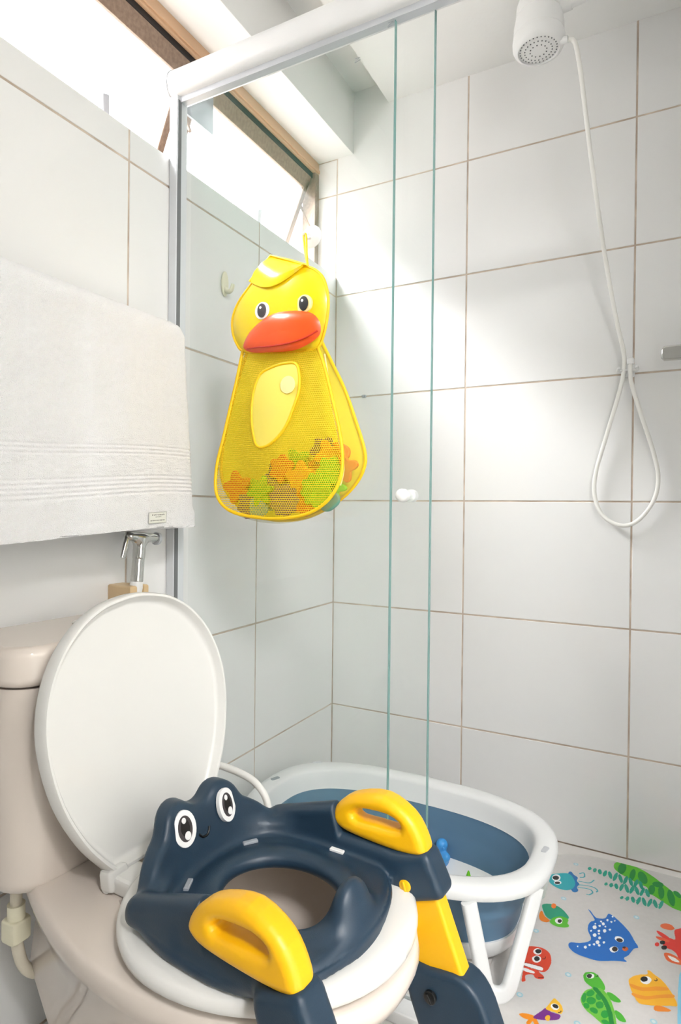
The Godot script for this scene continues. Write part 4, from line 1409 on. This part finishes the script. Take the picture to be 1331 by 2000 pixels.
func small_things() -> void:
	# adhesive hook on the left wall, inside the shower
	var a := thing("wall_hook", "cream oval adhesive hook on the tiled wall behind the glass", "hook", Vector3(0.0, 1.438, 0.571))
	var o := PackedVector2Array()
	for i in 32:
		o.append(Vector2(0.0305 * cos(TAU * i / 32), 0.0125 * sin(TAU * i / 32)))
	part("plate", slab(o, 0.0, 0.006, 0.003, 3), M.cream, a).transform = Transform3D(Basis(Vector3.UP, Vector3.RIGHT, Vector3.FORWARD), Vector3(0.0004, 0, 0))
	part("prong", tube(catmull([Vector3(0.004, -0.012, 0), Vector3(0.014, -0.020, 0), Vector3(0.024, -0.016, 0), Vector3(0.028, -0.004, 0)], 5), 0.006, 12, false, 1.3, 0.004), M.cream, a)
	# metal anchor in a joint of the back wall
	var w := thing("wall_anchor", "small grey metal anchor in a tile joint of the shower wall", "anchor", Vector3(0.106, 1.2545, 0.0))
	part("plug", rbox(0.013, 0.008, 0.010, 0.002), M.grey_plastic, w).position = Vector3(0, 0, 0.004)
	part("pin", tube([Vector3(0, 0, 0.006), Vector3(0.002, -0.001, 0.016)], 0.002, 8), M.satin, w)
	# bidet sprayer in its beige holder
	var h := thing("sprayer_holder", "beige plastic holder on the wall above the toilet", "holder", Vector3(0.0, 0.742, 0.893))
	part("block", slab(PackedVector2Array([Vector2(0.001, -0.016), Vector2(0.04, -0.023), Vector2(0.066, -0.020), Vector2(0.066, -0.009), Vector2(0.044, -0.008), Vector2(0.040, 0.0), Vector2(0.044, 0.008), Vector2(0.066, 0.009), Vector2(0.066, 0.026), Vector2(0.04, 0.028), Vector2(0.001, 0.020)]), -0.038, 0.008, 0.004, 3), M.beige, h)
	var b := thing("bidet_sprayer", "chrome bidet sprayer standing in the beige holder", "bidet sprayer", Vector3(0.054, 0.742, 0.893))
	var lean := Basis(Vector3.RIGHT, -0.10)
	part("collar", lathe(PackedVector2Array([Vector2(0, -0.012), Vector2(0.011, -0.012), Vector2(0.0125, 0.0), Vector2(0.012, 0.012), Vector2(0, 0.012)]), 20), M.white_plastic, b).transform = Transform3D(lean, Vector3(0, 0.002, 0))
	part("grip", lathe(PackedVector2Array([Vector2(0, 0.012), Vector2(0.0112, 0.012), Vector2(0.0118, 0.016), Vector2(0.0112, 0.05), Vector2(0.0105, 0.075), Vector2(0.0115, 0.088), Vector2(0, 0.09)]), 24), M.chrome, b).basis = lean
	var neck := func(p: Vector3) -> float:
		var q := lean.inverse() * p
		var d := smin(Vector3(maxf(absf(q.x) - 0.002, 0), maxf(absf(q.y - 0.078) - 0.016, 0), q.z).length() - 0.0105, Vector3(q.x, (q.y - 0.100) * 1.2, maxf(absf(q.z + 0.004) - 0.030, 0)).length() - 0.0115, 0.016)
		return smax(d, q.y - 0.109, 0.003)
	part("head", solid(neck, Vector3(-0.02, 0.05, -0.06), Vector3(0.02, 0.125, 0.05), 0.0024), M.chrome, b)
	part("spray_face", lathe(PackedVector2Array([Vector2(0, 0), Vector2(0.0125, 0), Vector2(0.0125, 0.006), Vector2(0.0105, 0.008), Vector2(0, 0.008)]), 20), M.satin, b).transform = Transform3D(lean * Basis(Vector3.RIGHT, -PI / 2), lean * Vector3(0, 0.099, -0.040))
	part("trigger", tube([lean * Vector3(0, 0.105, 0.030), lean * Vector3(0.002, 0.085, 0.036), lean * Vector3(0.004, 0.058, 0.042)], 0.0042, 10, false, 1.4), M.chrome, b)
	# its hose, out of sight behind the lid and showing again beside it
	var hs := thing("bidet_hose", "thin cream hose curving from behind the toilet lid", "hose", Vector3.ZERO)
	part("hose", tube(catmull([Vector3(0.054, 0.705, 0.894), Vector3(0.054, 0.60, 0.885), Vector3(0.065, 0.45, 0.84), Vector3(0.11, 0.40, 0.805), Vector3(0.155, 0.395, 0.80), Vector3(0.1957, 0.396, 0.80), Vector3(0.247, 0.389, 0.80), Vector3(0.277, 0.376, 0.80), Vector3(0.297, 0.350, 0.80), Vector3(0.302, 0.30, 0.80), Vector3(0.285, 0.2, 0.81), Vector3(0.20, 0.10, 0.84), Vector3(0.10, 0.07, 0.86), Vector3(0.02, 0.10, 0.87), Vector3(0.003, 0.12, 0.87)], 8), 0.0068, 12), M.hose, hs)


# ---------------------------------------------------------------- printed bath mat
const PRINTS := [
	["1f74b8", [223,221,232,204,243,220,257,230,257,254,267,269,262,294,268,312,260,327,245,317]],
	["22afbb", [168,295,170,258,190,239,218,222,234,227,247,250,254,277,249,310,232,329,209,333,188,326,172,312]],
	["ffffff", [202,262,201,277,195,288,187,293,179,289,174,278,175,263,181,251,189,247,197,251]],
	["1c1c1c", [197,265,196,274,192,281,185,285,180,283,176,276,177,268,182,260,188,257,194,259]],
	["ffffff", [209,292,208,300,202,308,195,312,189,311,185,304,186,296,192,288,199,284,206,285]],
	["1c1c1c", [205,296,204,301,200,306,195,309,190,309,188,305,189,299,193,294,198,291,202,292]],
	["58c21e", [369,87,372,63,382,50,399,43,437,50,485,75,532,122,590,184,618,219,616,278,588,263,562,258,523,228,492,202,483,172,459,166,421,144,391,127,374,106]],
	["119136", [411,92,406,115,398,129,390,127,385,111,385,86,390,62,398,48,406,50,411,67]],
	["119136", [443,115,439,140,434,155,428,155,425,140,425,115,429,90,435,74,440,74,444,90]],
	["119136", [479,96,484,121,483,143,476,154,467,152,457,136,452,112,453,89,460,77,470,80]],
	["119136", [509,178,506,197,500,210,493,211,489,200,488,182,491,163,497,150,504,148,508,159]],
	["119136", [538,175,537,199,533,216,527,221,522,210,519,189,519,165,524,147,530,142,536,153]],
	["119136", [536,131,532,143,523,152,511,154,503,148,500,138,505,125,514,117,525,115,534,120]],
	["119136", [570,188,571,218,568,241,562,247,555,236,549,210,547,180,550,156,556,149,564,162]],
	["119136", [590,180,585,186,578,183,571,175,567,163,567,152,572,147,580,149,587,158,591,170]],
	["17a48a", [295,141,296,149,293,157,288,160,285,156,284,148,287,140,292,137]],
	["17a48a", [314,153,311,162,306,165,303,159,302,148,305,139,310,136,314,142]],
	["17a48a", [331,145,333,158,330,168,325,169,321,160,319,147,321,137,327,136]],
	["17a48a", [350,157,346,172,341,177,337,169,338,152,342,137,347,132,350,140]],
	["17a48a", [367,149,369,168,368,179,362,178,356,164,353,146,355,134,361,135]],
	["17a48a", [385,161,380,182,374,190,372,179,373,157,378,135,384,127,386,138]],
	["17a48a", [402,154,405,174,403,187,397,184,391,168,388,148,390,135,395,137]],
	["17a48a", [419,165,414,186,408,194,406,183,408,161,413,139,418,132,421,143]],
	["17a48a", [436,158,438,178,437,190,431,188,425,172,422,152,424,139,430,142]],
	["17a48a", [453,169,447,190,442,197,440,187,442,165,447,144,453,136,455,147]],
	["17a48a", [469,162,472,182,470,194,464,192,459,176,456,156,458,143,464,146]],
	["17a48a", [357,215,357,223,354,230,350,233,347,230,347,222,350,215,354,212]],
	["17a48a", [375,223,372,232,367,235,364,230,363,219,367,209,371,206,375,212]],
	["17a48a", [391,212,393,225,390,235,385,235,381,226,379,212,382,203,387,202]],
	["17a48a", [408,219,404,236,399,242,396,233,397,215,402,198,407,192,410,201]],
	["17a48a", [425,208,428,228,426,240,420,238,414,222,411,203,413,190,419,193]],
	["17a48a", [442,216,436,236,431,243,429,233,431,211,436,191,441,184,444,194]],
	["17a48a", [458,205,460,224,458,236,453,234,447,219,445,199,447,187,452,189]],
	["17a48a", [474,212,469,232,464,239,461,229,464,208,469,188,474,180,477,191]],
	["17a48a", [491,201,493,220,491,232,485,230,480,215,478,196,480,184,485,186]],
	["17a48a", [412,273,412,280,409,287,404,290,402,287,402,280,405,273,409,270]],
	["17a48a", [430,279,426,288,422,291,419,286,419,275,422,265,427,262,430,268]],
	["17a48a", [447,267,448,280,446,290,441,290,437,280,435,267,438,257,443,257]],
	["17a48a", [464,273,460,290,455,296,452,287,454,269,459,251,464,245,466,254]],
	["17a48a", [482,261,484,279,482,291,476,288,471,274,469,256,471,244,476,246]],
	["17a48a", [499,266,493,285,488,292,486,283,488,262,494,243,499,236,501,246]],
	["17a48a", [516,255,518,273,516,284,510,282,505,268,503,250,506,238,511,240]],
	["17a48a", [533,260,527,279,522,286,520,277,523,256,528,237,534,230,536,240]],
	["f08523", [169,513,173,486,187,511,205,525,196,540,177,538]],
	["1fa07c", [169,454,191,436,219,437,244,457,259,483,241,499,208,517,191,510,178,485]],
	["5bc22c", [205,531,215,501,239,484,258,490,258,512,263,518,263,529,247,540,225,544]],
	["f27a20", [212,438,212,447,209,454,204,456,200,453,197,446,197,437,200,429,205,427,210,430]],
	["ffffff", [242,506,242,517,237,526,230,529,224,526,220,518,221,508,226,499,233,495,239,498]],
	["1c1c1c", [240,509,239,515,237,520,233,522,230,520,228,515,228,509,231,504,234,502,238,504]],
	["1b6fc8", [311,406,320,411,338,437,365,425,372,395,390,402,417,430,439,460,453,493,466,523,454,535,441,573,429,594,438,605,419,613,396,624,366,641,334,645,302,643,282,631,274,614,280,598,304,589,327,569,333,548,321,517,319,488,325,465,335,449]],
	["ffffff", [344,486,342,496,336,499,332,492,334,482,340,478]],
	["ffffff", [355,472,354,478,351,480,348,476,350,470,353,468]],
	["ffffff", [366,456,364,464,360,467,357,461,358,453,363,450]],
	["ffffff", [375,430,374,436,371,438,369,433,370,427,373,425]],
	["ffffff", [387,433,386,439,383,440,381,436,382,431,386,430]],
	["ffffff", [373,489,371,498,366,501,363,494,365,485,370,482]],
	["ffffff", [356,498,354,505,350,507,348,502,350,496,353,494]],
	["ffffff", [347,525,345,535,340,537,336,531,338,522,344,519]],
	["ffffff", [356,513,355,518,352,520,350,516,351,511,354,510]],
	["ffffff", [361,532,359,540,355,542,353,537,354,530,358,527]],
	["ffffff", [358,555,356,565,351,568,347,561,349,552,355,549]],
	["ffffff", [347,572,346,578,343,579,340,576,342,570,345,568]],
	["ffffff", [362,569,361,575,357,577,355,573,356,566,360,565]],
	["ffffff", [374,548,372,554,369,556,367,552,368,546,372,544]],
	["ffffff", [326,598,324,605,320,607,317,602,319,595,323,592]],
	["ffffff", [335,582,334,587,331,589,329,585,330,580,333,578]],
	["ffffff", [302,606,302,610,299,611,298,608,299,604,301,603]],
	["ffffff", [386,476,384,482,381,483,379,479,381,473,384,472]],
	["ffffff", [357,448,356,453,353,454,351,451,352,445,355,444]],
	["ffffff", [332,511,331,516,329,518,327,514,328,509,331,507]],
	["ffffff", [388,403,387,408,384,409,383,406,384,401,386,399]],
	["ffffff", [396,423,394,427,392,429,391,425,392,421,394,419]],
	["ffffff", [371,467,370,472,367,473,366,470,367,465,369,464]],
	["ffffff", [341,468,340,472,337,474,336,471,337,466,339,465]],
	["ffffff", [425,513,421,521,414,526,406,525,400,519,399,510,402,502,410,497,418,498,424,504]],
	["2a1a14", [422,516,419,522,414,525,409,525,405,521,404,515,407,509,412,506,417,506,421,510]],
	["ffffff", [412,561,410,571,404,580,397,584,391,581,388,574,390,564,396,556,403,552,409,554]],
	["2a1a14", [410,561,409,568,405,575,401,577,397,575,395,569,396,562,399,555,404,553,408,555]],
	["d2622a", [439,545,437,552,434,558,429,560,425,559,423,554,424,547,428,541,433,538,437,540]],
	["4a2415", [432,541,431,544,429,548,426,549,424,549,423,546,423,543,426,540,429,538,431,539]],
	["f2703a", [526,376,538,359,557,356,567,374,550,388,532,388]],
	["ee3a31", [614,327,585,359,566,383,568,427,548,430,534,461,537,483,556,484,570,497,581,529,607,522]],
	["ee3a31", [515,411,532,413,556,433,552,447,527,432]],
	["f2603a", [513,442,528,437,550,441,548,452,524,454]],
	["f06a35", [536,514,547,504,570,509,585,529,584,541,558,546,542,539]],
	["f7f4f0", [546,517,566,519,577,532,558,535]],
	["1c1c1c", [539,458,538,465,534,470,530,473,526,471,525,466,526,459,530,454,534,452,538,453]],
	["1c1c1c", [544,480,543,487,539,493,534,496,530,494,529,489,530,482,534,476,539,473,543,475]],
	["ee3a31", [523,476,522,483,519,488,515,490,512,488,511,483,512,477,515,471,519,469,522,471]],
	["e3472b", [159,693,185,671,210,668,229,681,238,710,237,742,227,766,212,772,229,784,227,797,209,802,199,792,181,805,185,826,175,832,172,796,168,754]],
	["ffffff", [171,756,215,750,222,758,215,766,173,768]],
	["ffffff", [170,777,200,778,200,787,172,789]],
	["ffffff", [206,683,206,693,201,701,194,705,187,703,183,696,184,687,189,678,196,675,203,676]],
	["1c1c1c", [205,683,204,689,201,695,196,698,191,696,188,692,189,686,192,680,198,677,202,678]],
	["ffffff", [210,717,209,727,204,736,197,740,190,738,186,730,186,720,192,711,199,707,206,709]],
	["1c1c1c", [206,718,205,725,202,730,198,733,194,731,191,726,192,719,194,713,199,711,203,713]],
	["1c1c1c", [129,715,130,722,129,727,127,728,124,725,122,719,122,712,122,707,125,706,127,709]],
	["46b22c", [394,761,408,757,430,773,426,783,406,784]],
	["46b22c", [418,817,434,820,447,841,438,848,424,842]],
	["4db92e", [329,725,336,707,355,699,371,711,384,730,389,752,369,768,353,759,337,749]],
	["6cc23c", [332,817,340,783,361,760,382,754,402,777,417,819,425,862,427,885,400,885,370,866,348,852,335,832]],
	["1f9e3a", [345,810,344,824,340,830,336,826,334,813,336,799,340,792,344,797]],
	["1f9e3a", [364,776,363,786,357,796,349,800,344,796,345,785,351,775,358,771]],
	["1f9e3a", [370,809,366,820,358,827,350,825,346,816,350,805,358,798,367,800]],
	["1f9e3a", [356,840,352,846,346,846,342,841,341,833,346,828,352,827,356,833]],
	["1f9e3a", [384,782,382,793,377,800,371,799,368,790,370,779,375,772,381,773]],
	["1f9e3a", [390,816,386,826,379,831,373,828,371,818,374,808,381,803,388,806]],
	["1f9e3a", [378,847,374,853,366,853,359,849,358,841,363,835,371,834,377,839]],
	["1f9e3a", [404,844,400,854,393,859,387,854,386,844,390,833,397,829,403,833]],
	["1f9e3a", [408,870,405,876,397,878,391,876,389,870,393,864,400,862,406,864]],
	["ffffff", [357,712,356,720,351,726,345,730,339,729,337,724,338,716,343,710,349,706,355,707]],
	["1c1c1c", [351,716,350,722,348,726,344,729,340,727,338,723,339,717,342,712,346,710,350,711]],
	["fbb92a", [446,684,455,662,473,643,493,631,492,615,499,612,508,620,532,638,554,673,568,717,550,728,525,742,497,754,476,759,465,744,453,716]],
	["f59d2c", [450,694,482,692,514,671,541,660,546,670,514,688,482,707,454,707]],
	["f59d2c", [457,728,490,723,525,699,556,680,560,691,525,712,490,737,462,740]],
	["f28b25", [513,748,532,740,551,743,545,753,514,766]],
	["ffffff", [504,651,501,662,495,672,486,676,479,674,476,666,479,655,485,645,494,640,501,643]],
	["1c1c1c", [494,651,493,658,488,664,483,668,478,666,476,661,478,653,482,647,488,644,492,645]],
	["f5921e", [192,952,207,942,231,940,227,955,205,960]],
	["f5921e", [215,972,219,958,231,943,246,963,239,972,229,959,224,975]],
	["7c2f8c", [228,945,240,920,254,896,267,905,290,903,288,921,265,936,241,946]],
	["fcc22e", [253,901,259,877,267,853,276,857,287,866,294,880,292,898,274,901]],
	["fcc22e", [268,925,268,932,266,937,262,939,258,937,256,932,257,926,259,921,263,918,266,920]],
	["ffffff", [284,883,281,889,275,893,269,892,264,887,263,880,266,874,272,870,278,871,283,876]],
	["1c1c1c", [282,880,280,884,276,886,271,885,267,882,267,878,269,874,273,872,278,872,281,876]],
	["8fd2ee", [575,590,606,561,596,822,568,837]]]
const STROKES := [
	["3fa7b5", 4, [261,202,274,190,279,214,266,225]],
	["3fa7b5", 4, [264,252,299,245,312,219]],
	["3fa7b5", 4, [267,275,306,265,323,270,330,281,326,289]],
	["3fa7b5", 4, [266,292,303,285,315,299,306,318,298,319]],
	["17a48a", 4, [286,150,464,169]],
	["17a48a", 4, [349,225,485,208]],
	["17a48a", 4, [403,282,528,258]],
	["1c1c1c", 2, [171,755,215,748]],
	["1c1c1c", 2, [173,769,215,767]],
	["1c1c1c", 2, [216,797,229,789]],
	["5a1a10", 2, [214,715,220,710,220,701]],
	["138a35", 11, [364,761,389,790,406,830,417,885]],
	["1c5a1c", 2, [362,713,367,709,366,703]],
	["5a3a10", 2, [511,646,515,648,519,642,517,637]],
	["5a3a10", 2, [285,898,289,895,291,889]]]
const BUBBLES := [241,144,229,383,456,370,290,743,181,885,174,597,511,807,334,910]


func fill_poly(im: Image, pts: Array, c: Color) -> void:
	var n := pts.size() / 2
	var lo := 1 << 20
	var hi := -1
	for i in n:
		lo = mini(lo, pts[2 * i + 1])
		hi = maxi(hi, pts[2 * i + 1])
	for y in range(maxi(lo, 0), mini(hi, im.get_height() - 1) + 1):
		var xs := []
		for i in n:
			var j := (i + 1) % n
			var y0: float = pts[2 * i + 1]
			var y1: float = pts[2 * j + 1]
			if (y0 <= y + 0.5) != (y1 <= y + 0.5):
				xs.append(pts[2 * i] + (y + 0.5 - y0) / (y1 - y0) * (pts[2 * j] - pts[2 * i]))
		xs.sort()
		for k in range(0, xs.size() - 1, 2):
			var a := maxi(0, int(round(xs[k])))
			var b := mini(im.get_width(), int(round(xs[k + 1])))
			if b > a:
				im.fill_rect(Rect2i(a, y, b - a, 1), c)


func smooth_flat(v: Array, per: int) -> Array:
	var out := []
	for p in catmull(v2(v), per, true):
		out.append(int(round(p.x)))
		out.append(int(round(p.y)))
	return out


func bath_mat() -> void:
	var W := 900
	var H := 1100
	var im := Image.create(W, H, false, Image.FORMAT_RGBA8)
	im.fill(Color(0.965, 0.955, 0.945, 0.62))
	# small cells of the clear vinyl
	var n := FastNoiseLite.new()
	n.seed = 8
	n.frequency = 0.06
	n.noise_type = FastNoiseLite.TYPE_CELLULAR
	for y in range(0, H, 2):
		for x in range(0, W, 2):
			var c := n.get_noise_2d(x, y) * 0.035
			im.fill_rect(Rect2i(x, y, 2, 2), Color(0.955 + c, 0.945 + c, 0.935 + c, 0.62))
	for i in BUBBLES.size() / 2:
		for r in [[9, Color("a9d8e6"), 1], [5, Color("dcecee"), 0]]:
			var p := []
			for k in 14:
				p.append(BUBBLES[2 * i] + r[0] * cos(TAU * k / 14))
				p.append(BUBBLES[2 * i + 1] + r[0] * sin(TAU * k / 14))
			fill_poly(im, p, Color(r[1], 0.8))
	for q in PRINTS:
		fill_poly(im, smooth_flat(q[1], 3), Color(Color(q[0]), 0.97))
	for q in STROKES:
		var pts := v2(q[2])
		for p in catmull(pts, 12):
			var w: int = q[1]
			im.fill_rect(Rect2i(int(p.x) - w / 2, int(p.y) - w / 2, w, w), Color(Color(q[0]), 0.97))
	var m := pbr(Color.WHITE, 0.35)
	m.albedo_texture = ImageTexture.create_from_image(im)
	m.transparency = BaseMaterial3D.TRANSPARENCY_ALPHA
	m.heightmap_enabled = true
	m.heightmap_texture = noise_tex(44, 0.05, Color.BLACK, Color.WHITE)
	m.heightmap_scale = 0.03
	var o := rrect(0.50, 0.70, 0.165, 14)
	var c := Vector2(0.905, 0.385)
	var v := PackedVector3Array()
	var uv := PackedVector2Array()
	var idx := PackedInt32Array()
	var k := o.size()
	for y in [0.0035, 0.0006]:
		for p in o:
			var q := p + c
			v.append(Vector3(q.x, y, q.y))
			uv.append(Vector2((q.x - 0.6) * 1500.0 / W, q.y * 1500.0 / H))
	for i in k:
		var j := (i + 1) % k
		idx.append_array([i, j, j + k, i, j + k, i + k])
	v.append(Vector3(c.x, 0.0035, c.y))
	uv.append(Vector2((c.x - 0.6) * 1500.0 / W, c.y * 1500.0 / H))
	for i in k:
		idx.append_array([2 * k, (i + 1) % k, i])
	var mat := part("bath_mat", mesh_from(v, idx, uv, 40.0), m)
	tag(mat, "clear bath mat printed with fish, turtle, crab and seaweed", "bath mat")
	# suction feet under it, small clear cups near the rim
	for q in [[0.74, 0.10], [1.08, 0.12], [0.72, 0.62], [1.08, 0.62]]:
		part("suction_foot", lathe(PackedVector2Array([Vector2(0, 0), Vector2(0.008, 0), Vector2(0.006, 0.003), Vector2(0, 0.003)]), 14), M.cup, mat).position = Vector3(q[0], 0.0003, q[1])
